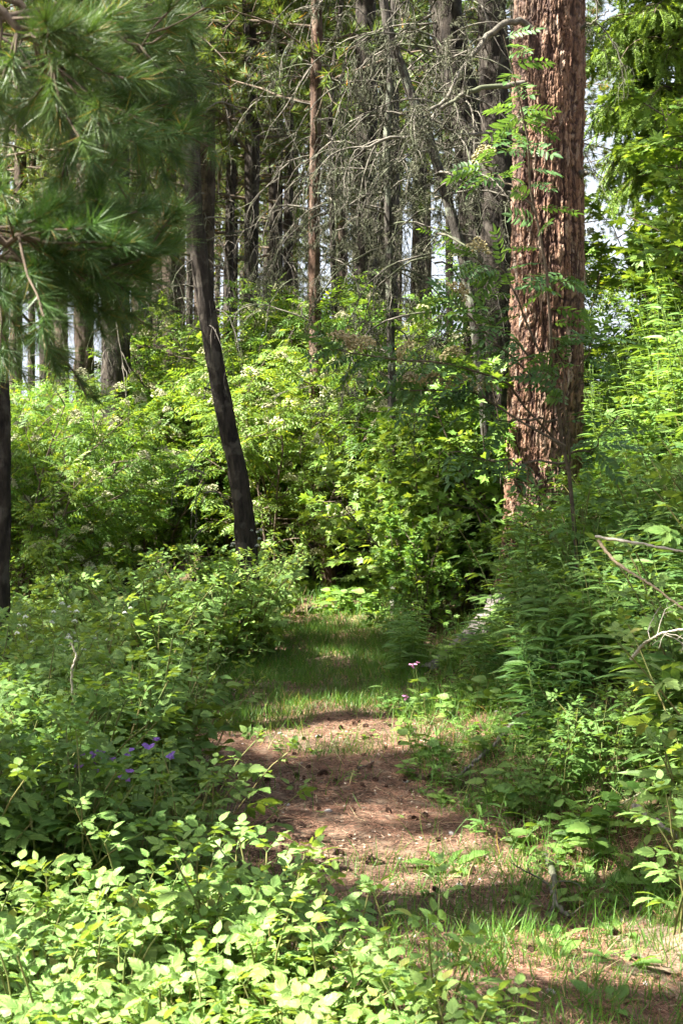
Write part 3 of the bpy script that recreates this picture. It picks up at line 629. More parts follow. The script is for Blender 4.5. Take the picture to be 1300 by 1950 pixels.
def conifer(label, pts, Y, wpx, mat, crown_z=5.0, dense=False, crown=True, dead=True, group=None, crown_s=1.0, height=12.0, dead_z=1.6, name='pine_tree', seg=26, dead_scale=1.0):
    W = [at(px, py, Y) for px, py in pts]; b = W[0].copy(); b[2] = H(b[0], b[1])-.1
    if len(W) > 1: sl = (W[1]-W[0]); b[0] += sl[0]/(sl[2]+1e-6)*(b[2]-W[0][2])*.6
    b[1] = Y; top = W[-1]; sl = (W[-1]-W[0])/max(.5, (W[-1]-W[0])[2]); W2 = [b]+W+[top+sl*(height-top[2])*.8]
    W2[-1][2] = height; base = W2[0].copy(); r0 = wpx/2/FP*Y; rad = [r0*1.15]+list(np.linspace(r0*1.04, r0*.9, len(W)))+[r0*.3]
    t = thing(name, label, 'tree', tuple(base), group); s_ = int(R.integers(1000))
    part('trunk', trunk_mesh(name+'_trunk', np.array(W2)-base, rad, mat, seg, 260 if Y < 20 else 90, .17, s_, .35), t)
    def axis(z): 
        A_ = np.array(W2)-base; return (np.interp(z, A_[:, 2], A_[:, 0]), np.interp(z, A_[:, 2], A_[:, 1]))
    if dead:
        dm, lc = (DENSE if dense else DEADS)[int(R.integers(2 if dense else 3))]
        o = part('dead_branches', dm, t); ax = axis(dead_z+2); o.location = (ax[0], ax[1], dead_z); o.rotation_euler = (0, 0, R.uniform(0, 6.3)); o.scale = (dead_scale,)*2+(max(dead_scale, .8),)
        if lc:
            q = tag(part('lichen', lc, o), kind='stuff')
    if crown:
        cb, cn = CROWNS[int(R.integers(3))]; ax = axis(crown_z+1.5); rz = R.uniform(0, 6.3)
        for nm, me in (('bough', cb), ('crown', cn)):
            o = part(nm, me, t); o.location = (ax[0], ax[1], crown_z-base[2]); o.rotation_euler = (0, 0, rz); o.scale = (crown_s,)*3
    return t
D, Bn, Rd = M['bark_dark'], M['bark_brown'], M['bark_red']
conifer('dark slender trunk leaning left over the flowering rowans', [(470, 1030), (455, 900), (420, 750), (395, 600), (372, 430), (358, 200), (350, 0)], 11.2, 35, D, 6.4, dead=True, crown=True, dead_scale=.42, dead_z=.9, name='spruce_tree', seg=40)
conifer('thin reddish trunk standing where the path bends', [(627, 1100), (612, 960), (603, 860), (600, 620), (598, 480), (600, 300), (604, 0)], 15.5, 22, Rd, 5.0)
conifer('blackish straight trunk, the thickest on the left side', [(222, 800), (222, 600), (222, 400), (218, 0)], 16, 52, D, 5.4, dead_z=2.5)
conifer('dark trunk at the extreme left edge behind the shrubs', [(2, 1050), (6, 800), (-6, 600), (-30, 300)], 9, 30, D, 8, dead=False, crown=False, name='spruce_tree')
for lb, px, pxt, Y, wp, mt, cz, dz in (
    ('short stretch of grey-brown trunk with sky on both sides', 165, 160, 17, 38, Bn, 4.8, 2.5), ('pale brown trunk right of the blackish one', 270, 268, 19, 38, Bn, 5.6, 2.5),
    ('brown trunk close behind the leaning dark trunk', 395, 388, 18, 36, Bn, 6.0, 2.6), ('very thin trunk low on the left against white sky', 88, 92, 20, 22, D, 5.0, 2.2),
    ('thin trunk nearest the left edge against white sky', 30, 36, 18, 22, Bn, 4.6, 2.2), ('thin dark trunk right of the leaning dark trunk', 438, 436, 20, 18, D, 6.8, 2.5),
    ('dark trunk between two thinner ones left of centre', 478, 474, 19, 26, D, 6.6, 2.5), ('hair-thin crooked trunk against white sky', 520, 515, 24, 16, D, 7.5, 2.6),
    ('thin dark pole just left of the reddish trunk', 553, 556, 22, 17, D, 7.4, 2.6), ('thin grey trunk right of the reddish trunk', 655, 652, 22, 18, Bn, 7.4, 2.2),
    ('dark trunk in the middle hung with dead twigs', 700, 696, 17, 42, D, 7.0, 2.2), ('dark trunk right of the middle hung with dead twigs', 738, 735, 19, 40, D, 7.0, 2.4),
    ('dim trunk at the top left behind the pine boughs', 330, 326, 22, 34, Bn, 6.0, 3), ('pale thin trunk behind the long-needled boughs', 300, 300, 27, 24, Bn, 6.2, 3),
    ('faint trunk beyond the left rowans', 120, 116, 28, 24, Bn, 5.5, 3), ('faint distant trunk left of the leaning one', 345, 342, 30, 22, Bn, 6.8, 3),
    ('distant trunk seen through the dead twigs', 790, 786, 26, 26, D, 7.0, 3), ('slim distant trunk beside the dark middle trunk', 676, 672, 30, 16, D, 8, 3)):
    conifer(lb, [(px, 800), (px+R.normal(0, 5), 600), ((px+pxt)/2+R.normal(0, 4), 300), (pxt, 0)], Y, wp, mt, cz, group=GROUPT, dead_z=dz)
conifer('broad dark trunk just left of the big larch', [(925, 900), (915, 600), (900, 300), (870, 150), (845, 0)], 14, 66, D, 7.5, dense=True, dead_z=2.3, name='spruce_tree')
conifer('black trunk half hidden by the big larch', [(958, 900), (952, 600), (945, 300), (935, 0)], 13, 60, D, 7.5, dense=False, dead_z=3.0, name='spruce_tree')
conifer('shaggy lichen-covered dead trunk with drooping grey twigs', [(905, 620), (880, 480), (850, 380), (820, 270), (790, 200), (740, 60), (720, -60)], 12.2, 20, M['bark_grey'], 8, dense=True, crown=False, dead_z=1.9, height=7, name='dead_spruce')
conifer('thin dead tree with grey twigs left of the shaggy one', [(745, 700), (740, 500), (735, 300), (750, 0)], 13.2, 14, M['bark_grey'], 8, dense=True, crown=False, dead_z=2.2, height=8, name='dead_spruce')
conifer('thin dead pole tangled in curling pale twigs near centre', [(640, 700), (632, 450), (628, 200), (650, 0)], 16, 10, D, 8, dense=False, crown=False, dead_z=2.8, height=9, name='dead_spruce')
# distant wood that closes the view
k_ = 0
for i in range(34):
    px = 10+i*1270/34+R.normal(0, 12)
    if px > 1105 or (px < 240 and i % 2): continue
    Yd = R.uniform(30, 55); conifer('distant conifer in the pale green depth of the wood', [(px, 830), (px+R.normal(0, 10), 0)], Yd, R.uniform(10, 17), D, R.uniform(5.0, 9.5) if px < 600 else R.uniform(8, 12), group='distant conifers closing the wood', dead_z=3.5, height=19, crown_s=1.5)
for px, Yd, zc in ((60, 21, 4.9), (170, 24, 5.2), (10, 25, 4.9), (260, 26, 5.6), (-30, 17, 4.4), (360, 24, 5.8), (470, 19, 4.9), (445, 23, 4.4), (530, 21, 5.2), (590, 25, 5.4), (400, 20, 4.6), (560, 28, 6), (640, 32, 8)):
    conifer('leafy young pine filling the upper left background', [(px, 840), (px+4, 0)], Yd, 13, D, zc, group='young pines of the upper left background', dead=False, height=zc+7, crown_s=1.25)

# ------------------------------------------------------------------ near pine with long needles, top left, and unseen pines added to shade the path
def near_pine():
    base = np.array([-2.3, 4.2, float(H(-2.3, 4.2))-.1]); t = thing('stone_pine', 'near pine with long soft green needles, darkened as in shade, hanging in from the upper left', 'tree', tuple(base))
    part('trunk', trunk_mesh('stone_pine_trunk', [(0, 0, 0), (.05, 0, 3), (0, .1, 7), (0, .1, 11)], [.2, .17, .12, .03], D, 28, 160, .1, 77, .3), t)
    spec = [((-60, 50), (130, 20), (270, 90), 3.0), ((-60, 120), (120, 150), (320, 270), 3.0), ((-80, 420), (40, 450), (220, 490), 2.7), ((-80, 480), (50, 500), (240, 520), 2.6), ((-80, 30), (60, 150), (190, 300), 2.6),
            ((60, -120), (190, -30), (320, 40), 3.3), ((-60, -60), (100, 60), (230, 190), 3.1), ((-80, 570), (0, 590), (70, 570), 2.8), ((-90, 420), (0, 440), (120, 470), 2.5), ((100, -150), (230, 40), (290, 210), 3.2),
            ((-60, -20), (50, 60), (120, 130), 2.4),]
    for a, b, c, Y in spec:
        B, Nd = Acc(), Acc(); A0 = np.array([.05, 0, at(*a, Y)[2]-base[2]+.3]); pts = [A0]+[at(*q, Y)-base for q in (a, b, c)]
        x_ = np.linspace(0, 3, 16); P = np.stack([np.interp(x_, range(4), [p[k] for p in pts]) for k in range(3)], 1); P[1:-1] = (P[:-2]+P[1:-1]*2+P[2:])/4; P += R.normal(0, .006, P.shape)
        B.tube(P, np.linspace(.014, .003, 16), 6); pos, dr = [P[-1]], [P[-1]-P[-2]]
        for k in range(23):
            p, d = sub(P, R.uniform(.42, 1)); Q = polyline(p, side(d, R.uniform(.4, 1.1), R.uniform(0, 6.3)), R.uniform(.06, .22), 4, .15, -.05); B.tube(Q, [.003, .0028, .0025, .002, .002], 4)
            for l in range(3): p2, d2 = sub(Q, (.45, .75, .99)[l]); pos.append(p2); dr.append(side(d2, R.uniform(.05, .8), R.uniform(0, 6.3))+np.array([0, 0, .1]))
        put_leaves(Nd, TUFT_NEAR, pos, dr, R.uniform(.8, 1.15, len(pos)), .3)
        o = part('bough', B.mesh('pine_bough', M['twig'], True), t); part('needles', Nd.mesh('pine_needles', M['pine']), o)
        if len(pos) > 40 and R.uniform() < .6:
            X = Acc(); q = R.integers(0, len(pos), 1); put_leaves(X, TUFT_NEAR[1:], [pos[i] for i in q], [dr[i] for i in q], np.full(1, .6)); part('dead_needles', X.mesh('dead_needles', M['rust']), o, 'rusty dead needle tuft')
near_pine()

# sun wanted on the picture's surfaces, else shade; shapes the added crowns, as a soft map of discs: (px, py, rx, ry, value)
LIT = [(300, 1820, 520, 170, 1), (150, 1640, 60, 40, .4), (560, 1680, 180, 90, .9), (430, 1150, 160, 120, .95), (330, 850, 260, 130, .75), (620, 1400, 260, 40, .85), (700, 1160, 200, 40, 1), (760, 870, 170, 130, .8),
       (1260, 1090, 90, 90, .9), (1250, 1450, 80, 90, .9), (1200, 1800, 170, 110, .85), (1000, 1650, 150, 40, .6), (1230, 650, 130, 170, .9), (550, 680, 160, 150, .85), (560, 1265, 140, 12, .6), (880, 1380, 90, 60, .4), (40, 1420, 80, 60, .5),
       (1050, 1900, 240, 60, .7), (900, 620, 80, 60, .8), (700, 1040, 80, 40, .7), (1000, 1250, 60, 40, .3), (470, 1240, 70, 35, .8), (560, 1195, 80, 30, .8), (700, 1135, 170, 45, 1), (750, 1550, 80, 30, .3)]
def lit(px, py):
    v = np.zeros(np.shape(px))
    for a, b, c, d, w_ in LIT: v = np.maximum(v, w_*np.clip(1.6-np.hypot((px-a)/c, (py-b)/d)*1.1, 0, 1))
    return v
def surf(x, y):
    e = left_edge(y)-x; d = x-right_edge(y); hgt = np.where(e > 0, np.where(y > 8.5, np.clip(.6+e*1.3, 0, 1.9), .5), np.where(d > 0, np.clip((d-.25)*1.3, 0, .75), 0)); hgt = np.where((y < 4.5) & (x < .33-.12*(y-2.6)), .42, hgt); return H(x, y)+hgt
def shade_tree(label, x0, y0, hz, rad, n, name='pine_tree'):  # added unseen pine, crown pruned so its shade falls where wanted
    b = np.array([x0, y0, float(H(x0, y0))-.1]); C = np.stack([R.normal(0, rad, n), R.normal(0, rad, n), R.uniform(*hz, n)], 1)+np.array([x0, y0, 0])
    # fall along the sun ray to the vegetation surface
    P = C.copy(); alive = np.ones(n, bool)
    for _ in range(160):
        under = P[:, 2] <= surf(P[:, 0], P[:, 1]); alive &= ~under; P[alive] -= SV*.12
    px, py = proj(P); inside = (px > -150) & (px < 1450) & (py < 2100) & (P[:, 1] > 2); lt = lit(px, py)
    for ox, oy in ((.17, 0), (-.17, 0), (0, .17), (0, -.17)): lt = np.maximum(lt, lit(*proj(P+np.array([ox, oy, 0]))))
    keep = np.where(inside, lt < R.uniform(.18, .34, n), R.uniform(size=n) < .12)
    # keep the sunny face of the big larch clear, and nothing may hang into the picture
    ax = np.array([1.55, 11.0]); s_ = ((ax[0]-C[:, 0])*-SV[0]+(ax[1]-C[:, 1])*-SV[1])/(SV[0]**2+SV[1]**2); q = C[:, :2]-SV[:2]*s_[:, None]; zz = C[:, 2]-SV[2]*s_
    keep &= ~((np.hypot(*(q-ax).T) < .55) & (zz > .6) & (zz < 6) & (s_ > 0))
    cx, cy = proj(C); keep &= ~((C[:, 1] > .3) & (cx > -180) & (cx < 1480) & (cy > -200))
    C = C[keep]; t = thing(name, label, 'tree', tuple(b)); h = hz[1]+1.5
    part('trunk', trunk_mesh(name+'_trunk', [(0, 0, 0), (.1, 0, h*.5), (0, .1, h)], [.24, .17, .03], Bn, 20, 90, .1, 3, .3), t)
    B, Nd = Acc(), Acc(); pos, dr = [], []
    mains = []; far_ = [int(np.argmax(np.hypot(*(C[:, :2]-b[:2]).T)))]
    while len(far_) < 18: far_.append(int(np.argmax(np.min([np.linalg.norm(C-C[q], axis=1) for q in far_], 0))))
    for q in far_:
        l = C[q]-b; s0 = np.array([.05, .05, max(1.5, l[2]-.35*math.hypot(l[0], l[1])-.1)]); f = np.linspace(0, 1, 12)[:, None]; Pq = s0+(l-s0)*f; Pq[1:-1] += R.normal(0, .03, (10, 3)); B.tube(Pq, np.linspace(.018, .004, 12), 4); mains.append(Pq)
    MP = np.concatenate(mains)
    for c in C:
        l = c-b; s0 = MP[np.argmin(np.linalg.norm(MP-l, axis=1))]; f = np.linspace(0, 1, 3)[:, None]; B.tube(s0+(l-s0)*f+1e-4, [.006, .005, .003], 3)
        dd = (l-s0)/(np.linalg.norm(l-s0)+.01)
        for k in range(9): pos.append(l+R.normal(0, .075, 3)); dr.append(dd*.5+R.normal(0, .5, 3))
    put_leaves(Nd, TUFT_FAR, pos, dr, R.uniform(1.0, 1.5, len(pos)), .5)
    part('bough', B.mesh(name+'_boughs', M['twig'], True), t); part('crown', Nd.mesh(name+'_crown', M['far_pine']), t)
for a in (('unseen tall pine added left of the path to shade the lower shrubs', -5.2, 2.6, (4.6, 8.5), 1.5, 2300), ('unseen pine added left of the view to shade the grassy path', -6.0, 6.9, (5, 10), 1.6, 2300),
          ('unseen pine added behind the viewer to shade the near verge', -4.0, -.6, (4.2, 8), 1.5, 2300), ('unseen pine added beyond the left rowans to shade the bend', -7.5, 8.0, (6, 11), 1.7, 2300),
          ('unseen pine added at the left to shade the bank', -3.6, 4.0, (6, 10), 1.3, 1500), ('unseen far left pine added to shade the hollow', -6.8, 10.8, (5.5, 10.5), 1.5, 1000)):
    shade_tree(*a)
#@@PLANTS
# ------------------------------------------------------------------ spruce and broadleaf tree on the right
def right_spruce():
    b = np.array([3.36, 14.0, float(H(3.36, 14.0))-.1]); t = thing('spruce_tree', 'bright green spruce with drooping boughs at the upper right', 'tree', tuple(b))
    part('trunk', trunk_mesh('right_spruce_trunk', [(0, 0, 0), (0, 0, 5), (0, 0, 10)], [.09, .07, .03], Rd, 20, 90, .1, 8, .3), t)
    B, Nd = Acc(), Acc(); pos, dr = [], []
    for i in range(90):
        z = R.uniform(2.4, 7); az = R.uniform(PI*.55, PI*1.75); L = R.uniform(.5, 1.15)*(1.15-z/20); P = polyline((0, 0, z), (math.cos(az), math.sin(az), .3), L, 7, .06, .28); B.tube(P, np.linspace(.016, .004, 8), 4)
        for k in range(20):
            p, d = sub(P, R.uniform(.15, 1)); o = side(d, R.uniform(.3, .9), R.choice([0, PI])+R.normal(0, .3)); o[2] -= .2; Q = polyline(p, o, R.uniform(.15, .35), 3, .1, .35); B.tube(Q, [.003, .003, .002, .002], 3)
            for l in range(3): p2, d2 = sub(Q, (l+.3)/3); pos.append(p2); dr.append(d2+R.normal(0, .25, 3))
    put_leaves(Nd, COMB, pos, dr, R.uniform(1.1, 1.6, len(pos)), .4); part('bough', B.mesh('spruce_boughs', M['twig'], True), t); part('crown', Nd.mesh('spruce_crown', M['spruce']), t)
right_spruce()
def mapl(label, x, y, h, g=None):
    r = shrub('maple_tree', 'tree', h, 5, LOBE, .13, M['lobed'], M['twig'], .3, 18, 7, 6, low=.15, hang=.15); r.location = (x, y, float(H(x, y))-.05); tag(r, label); return r
mapl('broad-leaved tree in part shade right of the big larch', 3.05, 13.2, 2.3)
mapl('small broad-leaved tree cut by the right edge below the spruce', 3.2, 12.2, 2.7)

# ------------------------------------------------------------------ plant kinds
def reset_put(k, n): return [k]*n
rowans = Kind([shrub('rowan_shrub', 'shrub', 2.3, 6, ROWANL_LO, .17, M['rowan'], M['twig'], .5, 10, 4, 5, fl=.16, flsize=.13) for _ in range(3)])
for r_ in rowans.r: pass
rasp_near = Kind([cane_plant('raspberry_plant', 'plant', .43, 3, RASP, .17, M['rasp'], M['red_stem'])[0] for _ in range(6)])
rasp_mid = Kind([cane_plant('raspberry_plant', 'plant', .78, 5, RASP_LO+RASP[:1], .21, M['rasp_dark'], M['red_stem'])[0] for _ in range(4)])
bramble = Kind([cane_plant('raspberry_plant', 'plant', .9, 7, RASP_LO, .20, M['rasp'], M['red_stem'], .5)[0] for _ in range(4)])
herbs = Kind([whorl_plant('willowherb', 'plant', .8, 5, LANCE, .20, M['herb_blue'], .25, .03)[0] for _ in range(4)])
bright_herbs = Kind([whorl_plant('willowherb', 'plant', 1.05, 8, LANCE, .15, M['herb'], .25, .03)[0] for _ in range(3)])
nettles = Kind([whorl_plant('nettle', 'plant', .75, 4, NETTLE, .11, M['herb'], .15, .06, .15, True)[0] for _ in range(3)])
currant = Kind([shrub('currant_shrub', 'shrub', 1.5, 7, LOBE, .09, M['lobed'], M['twig'], .55, 10, 5, 5, low=.05, hang=.05) for _ in range(3)])
def small_herb(n=6, h=.1, ls=.05, leaf=None, mat='herb'):
    A = Acc(); pos, dr, sz = [], [], []
    S = Acc()
    for s_ in range(3):
        P = polyline((R.normal(0, .01), R.normal(0, .01), 0), (R.normal(0, .4), R.normal(0, .4), 1), h*R.uniform(.6, 1.1), 4, .1); S.tube(P, .0012, 3)
        for i in range(n): p, d = sub(P, (i+1)/n*.98); a = i*2.4; pos.append(p); dr.append(np.array([math.cos(a), math.sin(a), .3])); sz.append(ls*R.uniform(.6, 1.2))
    put_leaves(A, [leaf or SER_LO], pos, dr, sz, .25); r = thing('seedling', None, 'plant'); part('stem', S.mesh('seedling_stem', M['green_stem'], True), r); part('foliage', A.mesh('seedling_leaves', M[mat]), r); return r
seedlings = Kind([small_herb() for _ in range(2)]+[small_herb(5, .07, .045, LEAFLET) for _ in range(2)]+[small_herb(7, .13, .06, LANCE)])
def rosette(n=9, L=.16, leaf=None, mat='herb', name='dandelion'):
    A = Acc(); a = np.arange(n)*2.4+R.normal(0, .2, n); d = np.stack([np.cos(a), np.sin(a), R.uniform(.35, 1.2, n)], 1); put_leaves(A, [leaf or strip_leaf([0, .05, .10, .07, .14, .09, .16, .10, 0], .3, .45)], np.zeros((n, 3)), d, L*R.uniform(.6, 1.15, n), .15)
    S = Acc().tube([(0, 0, -.01), (.002, 0, .012), (0, .002, .03)], [.006, .005, .002], 6)
    r = thing(name, None, 'plant'); part('stem', S.mesh(name+'_stem', M['green_stem'], True), r); part('leaves', A.mesh(name+'_leaves', M[mat]), r); return r
dandelions = Kind([rosette() for _ in range(3)])
ferns = Kind([rosette(7, .42, FROND[0], 'herb', 'fern') for _ in range(2)])
def umbel_plant(name, h, mat, nh, size, leafy=True):
    S, Lf, W = Acc(), Acc(), Acc(); size = size*.7; pos, dr, sz, fp = [], [], [], []
    for c in range(3):
        az = R.uniform(0, 6.3); P = polyline((0, 0, 0), (math.cos(az)*.2, math.sin(az)*.2, 1), h*R.uniform(.85, 1.05), 7, .06); S.tube(P, np.linspace(.004, .0018, 8), 4)
        for k in range(nh):
            p, d = sub(P, R.uniform(.65, 1)); Q = polyline(p, side(d, .6, R.uniform(0, 6.3)), .12*h, 3, .08, 0, .1); S.tube(Q, .0012, 3); fp.append(Q[-1])
        for i in range(5): p, d = sub(P, .12+.15*i); a = az+i*2.4; pos.append(p); dr.append(np.array([math.cos(a), math.sin(a), .4])); sz.append(.28)
    put_leaves(Lf, FROND, pos, dr, sz, .15); fp = np.array(fp); n = len(fp); W.inst(CORYMB, frames(np.tile((0., 1, 0), (n, 1)), tilt=.2)*(size*R.uniform(.7, 1.2, (n, 1, 1))), fp)
    r = thing(name, None, 'plant'); part('stem', S.mesh(name+'_stem', M['green_stem'], True), r); part('foliage', Lf.mesh(name+'_foliage', M['herb']), r); part('blossom', W.mesh(name+'_blossom', mat), r); return r
parsley = Kind([umbel_plant('cow_parsley', .8, M['white'], 6, .045) for _ in range(3)])

# ------------------------------------------------------------------ planting
def patch(kind, n, region, label, group, smin=.8, smax=1.2, ok=None):
    (x0, x1, y0, y1) = region; c = 0; g_ = 0; pts = []
    while c < n and g_ < n*60:
        g_ += 1; x, y = R.uniform(x0, x1), R.uniform(y0, y1)
        if ok is not None and not ok(x, y): continue
        if any((x-a)**2+(y-b)**2 < (.35*math.sqrt((x1-x0)*(y1-y0)/n))**2 for a, b in pts): continue
        pts.append((x, y)); kind.put(x, y, scale=R.uniform(smin, smax), label=label, group=group); c += 1
inview = lambda x, y, m=.35: abs(x) < .24*y+m
patch(rasp_near, 105, (-1.1, .33, 2.45, 4.3), 'sunlit raspberry plant with pale toothed leaves in the bottom left patch', 'raspberries in the bottom left patch', .8, 1.15, lambda x, y: inview(x, y, .15) and x < .27-.65*max(0, y-3.3))
for x, y, s_ in ((.19, 3.35, 1.15), (.26, 3.05, 1.0), (-.13, 3.95, 1.15)): rasp_near.put(x, y, scale=s_, label='tall raspberry shoot at the front edge of the path' if s_ != 1.15 else 'raspberry shoot reaching out over the needle path', k=1)
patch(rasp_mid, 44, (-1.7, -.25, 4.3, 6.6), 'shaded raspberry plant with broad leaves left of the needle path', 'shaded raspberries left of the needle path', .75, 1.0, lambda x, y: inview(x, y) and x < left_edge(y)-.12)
patch(nettles, 9, (-1.5, -.65, 5.4, 7.2), 'dark nettle stem standing among the shaded raspberries', 'nettles left of the path', .85, 1.1, lambda x, y: x < left_edge(y)-.25)
patch(herbs, 12, (-1.7, -.8, 4.6, 8), 'willowherb with narrow leaves in the left undergrowth', 'willowherbs in the left undergrowth', .6, .85, lambda x, y: inview(x, y) and x < left_edge(y)-.3)
patch(bramble, 40, (-2.6, -.4, 6.8, 10.8), 'bushy raspberry plant in front of the left rowans', 'raspberries in front of the left rowans', .75, 1.0, lambda x, y: inview(x, y) and x < left_edge(y)-.35)
for x, y, s_ in ((-1.05, 8.3, 1.0), (-1.2, 8.8, 1.05), (-1.35, 8.0, .95), (-.95, 9.9, .8), (-.74, 10.6, 1.0), (-.66, 10.9, .9), (-.9, 10.2, 1.0), (-.86, 10.8, 1.0), (-.58, 13.0, .8), (-.5, 13.6, .7), (-.8, 12.6, .9), (-.72, 12.0, .7), (-.78, 12.2, .75), (-1.1, 11.5, .9), (-1.0, 10.5, .9), (-1.5, 9.3, 1.1)):
    bramble.put(x, y, scale=s_, label='sunlit raspberry bush leaning over the left edge of the grass', group='sunlit raspberries by the grass')
patch(parsley, 3, (-1.9, -1.3, 6.6, 8.6), 'cow parsley with tiny white umbels low on the left', 'cow parsley low on the left', .8, 1.0, lambda x, y: inview(x, y, 0))
parsley.put(-.80, 11.4, scale=1.15, label='tall cow parsley with white umbels beside the leaning trunk')
patch(ferns, 5, (-1.5, -.7, 5.8, 8), 'fern frond tuft among the left undergrowth', 'ferns on the left', .7, 1.0, lambda x, y: x < left_edge(y)-.12)
patch(rowans, 15, (-3.9, -1.3, 10.8, 15.2), 'rowan shrub with feathery leaves and cream blossom left of the path', 'flowering rowans left of the path', .8, 1.02, lambda x, y: inview(x, y, .5) and x < left_edge(y)-.6 and x < -1.45 and not (y < 12.6 and x > -2.35) and not (y >= 12.6 and x > -3.0))
patch(rowans, 8, (-1.5, -.45, 15.6, 18), 'tall rowan with cream blossom left of the thin reddish trunk', 'flowering rowans left of the reddish trunk', 1.2, 1.5, None)
patch(rowans, 5, (1.1, 1.9, 13.2, 15), 'tall rowan with cream blossom between the reddish trunk and the big larch', 'flowering rowans by the larch', 1.1, 1.35, None)
patch(currant, 9, (-1.6, 1.6, 17, 21), 'leafy green shrub in the dark hollow behind the bend', 'shrubs in the hollow', .9, 1.2, None)
patch(rowans, 9, (-1.6, 1.9, 16.8, 19), 'tall rowan with cream blossom behind the bend of the path', 'flowering rowans behind the bend', 1.15, 1.5, None)
patch(rowans, 14, (-5.5, -1.5, 14.5, 19), 'rowan shrub in the wood beyond the left thicket', 'rowans beyond the left thicket', .85, 1.12, lambda x, y: y > 15.4 or x < -3.4)
patch(currant, 9, (.55, 1.5, 11.6, 14.6), 'dense leafy currant shrub between the path bend and the big larch', 'leafy shrubs by the path bend', .95, 1.3, lambda x, y: x > right_edge(y)+.25)
for x, y, s_ in ((.62, 11.4, .7), (.75, 11.9, .7)): currant.put(x, y, scale=s_, label='small leafy shrub in front of the big larch, at the path side', group='small shrubs before the larch')
patch(bright_herbs, 28, (-1.3, 1.3, 15.6, 18), 'tall narrow-leaved herb in the shade around the thin reddish trunk', 'tall herbs around the reddish trunk', .7, .95, None)
for x, y, s_ in ((-.62, 15.0, 1.15), (-.22, 16.4, 1.35)): rowans.put(x, y, scale=s_, label='rowan bush hiding the middle of the thin reddish trunk' if s_ < 1.2 else 'rowan bush behind the foot of the thin reddish trunk')
# right bank
seen_root = lambda x, y: 8.3 < y < 11.2 and 780 < proj((x, y, 0))[0] < 925
bank = lambda x, y: inview(x, y, .3) and x > right_edge(y)+.45 and not seen_root(x, y)
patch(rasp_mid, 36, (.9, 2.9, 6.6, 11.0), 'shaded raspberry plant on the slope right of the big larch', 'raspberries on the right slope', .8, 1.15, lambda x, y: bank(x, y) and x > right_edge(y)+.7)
patch(herbs, 60, (.75, 2.2, 5.2, 10.2), 'willowherb with drooping narrow leaves on the right bank', 'willowherbs on the right bank', .65, 1.0, bank)
patch(herbs, 10, (.45, .95, 8.6, 11), 'willowherb at the foot of the bank near the root', 'willowherbs at the foot of the bank', .5, .75, lambda x, y: x > right_edge(y)+.02 and not seen_root(x, y))
patch(bright_herbs, 40, (1.9, 4.2, 9.5, 15.5), 'bright yellow-green willowherb on the sunny slope at the right', 'sunlit willowherbs on the upper slope', .95, 1.45, lambda x, y: inview(x, y, .3) and x/y > .165)
for x, y, s_ in ((1.1, 4.6, .9), (1.2, 4.9, 1.0), (1.08, 4.4, .95)): rasp_near.put(x, y, scale=s_*1.15, z=float(H(x, y))+.1, label='sunlit raspberry plant overhanging the bare bank at the right edge', group='sunlit raspberries at the right edge', tilt=.12)
for x, y, s_ in ((1.36, 5.3, 1.1), (1.46, 5.6, 1.15), (1.33, 5.05, 1.05)): bramble.put(x, y, scale=s_*.95, label='tall raspberry canes catching sun halfway up the right edge', group='tall canes at the right edge')
patch(rasp_mid, 7, (.75, 1.3, 5.3, 6.6), 'low raspberry plant on the lower slope of the bank', 'low raspberries on the bank', .45, .6, lambda x, y: x > right_edge(y)+.1 and inview(x, y, 0))
patch(seedlings, 210, (.2, 1.5, 4.9, 10.4), 'small green seedling on the foot of the right bank', 'seedlings on the foot of the bank', .8, 1.9, lambda x, y: -.14 < x-right_edge(y) < .75 and inview(x, y, 0))
patch(seedlings, 40, (-1, 1.2, 4.6, 8.4), 'tiny seedling growing from the brown needles of the path', 'seedlings on the needle path', .35, .8, lambda x, y: left_edge(y) < x < right_edge(y))
patch(seedlings, 60, (-.3, 1.6, 13.2, 16), 'low bright herb growing beyond the bend of the path', 'bright herbs beyond the bend', 1.2, 2.6, None)
patch(seedlings, 30, (-1.4, -.3, 6.6, 13), 'small green seedling along the left edge of the grass', 'seedlings along the left edge', .8, 1.6, lambda x, y: -.25 < x-left_edge(y) < .1)
patch(dandelions, 9, (.35, 1.2, 3.9, 6.3), 'dandelion rosette with toothed leaves on the right verge', 'dandelions on the right verge', .6, 1.1, lambda x, y: inview(x, y, -.05))
patch(dandelions, 6, (-.4, .5, 7.6, 8.2), 'bright weed rosette where the needles meet the grass', 'rosettes where needles meet grass', .35, .6, None)

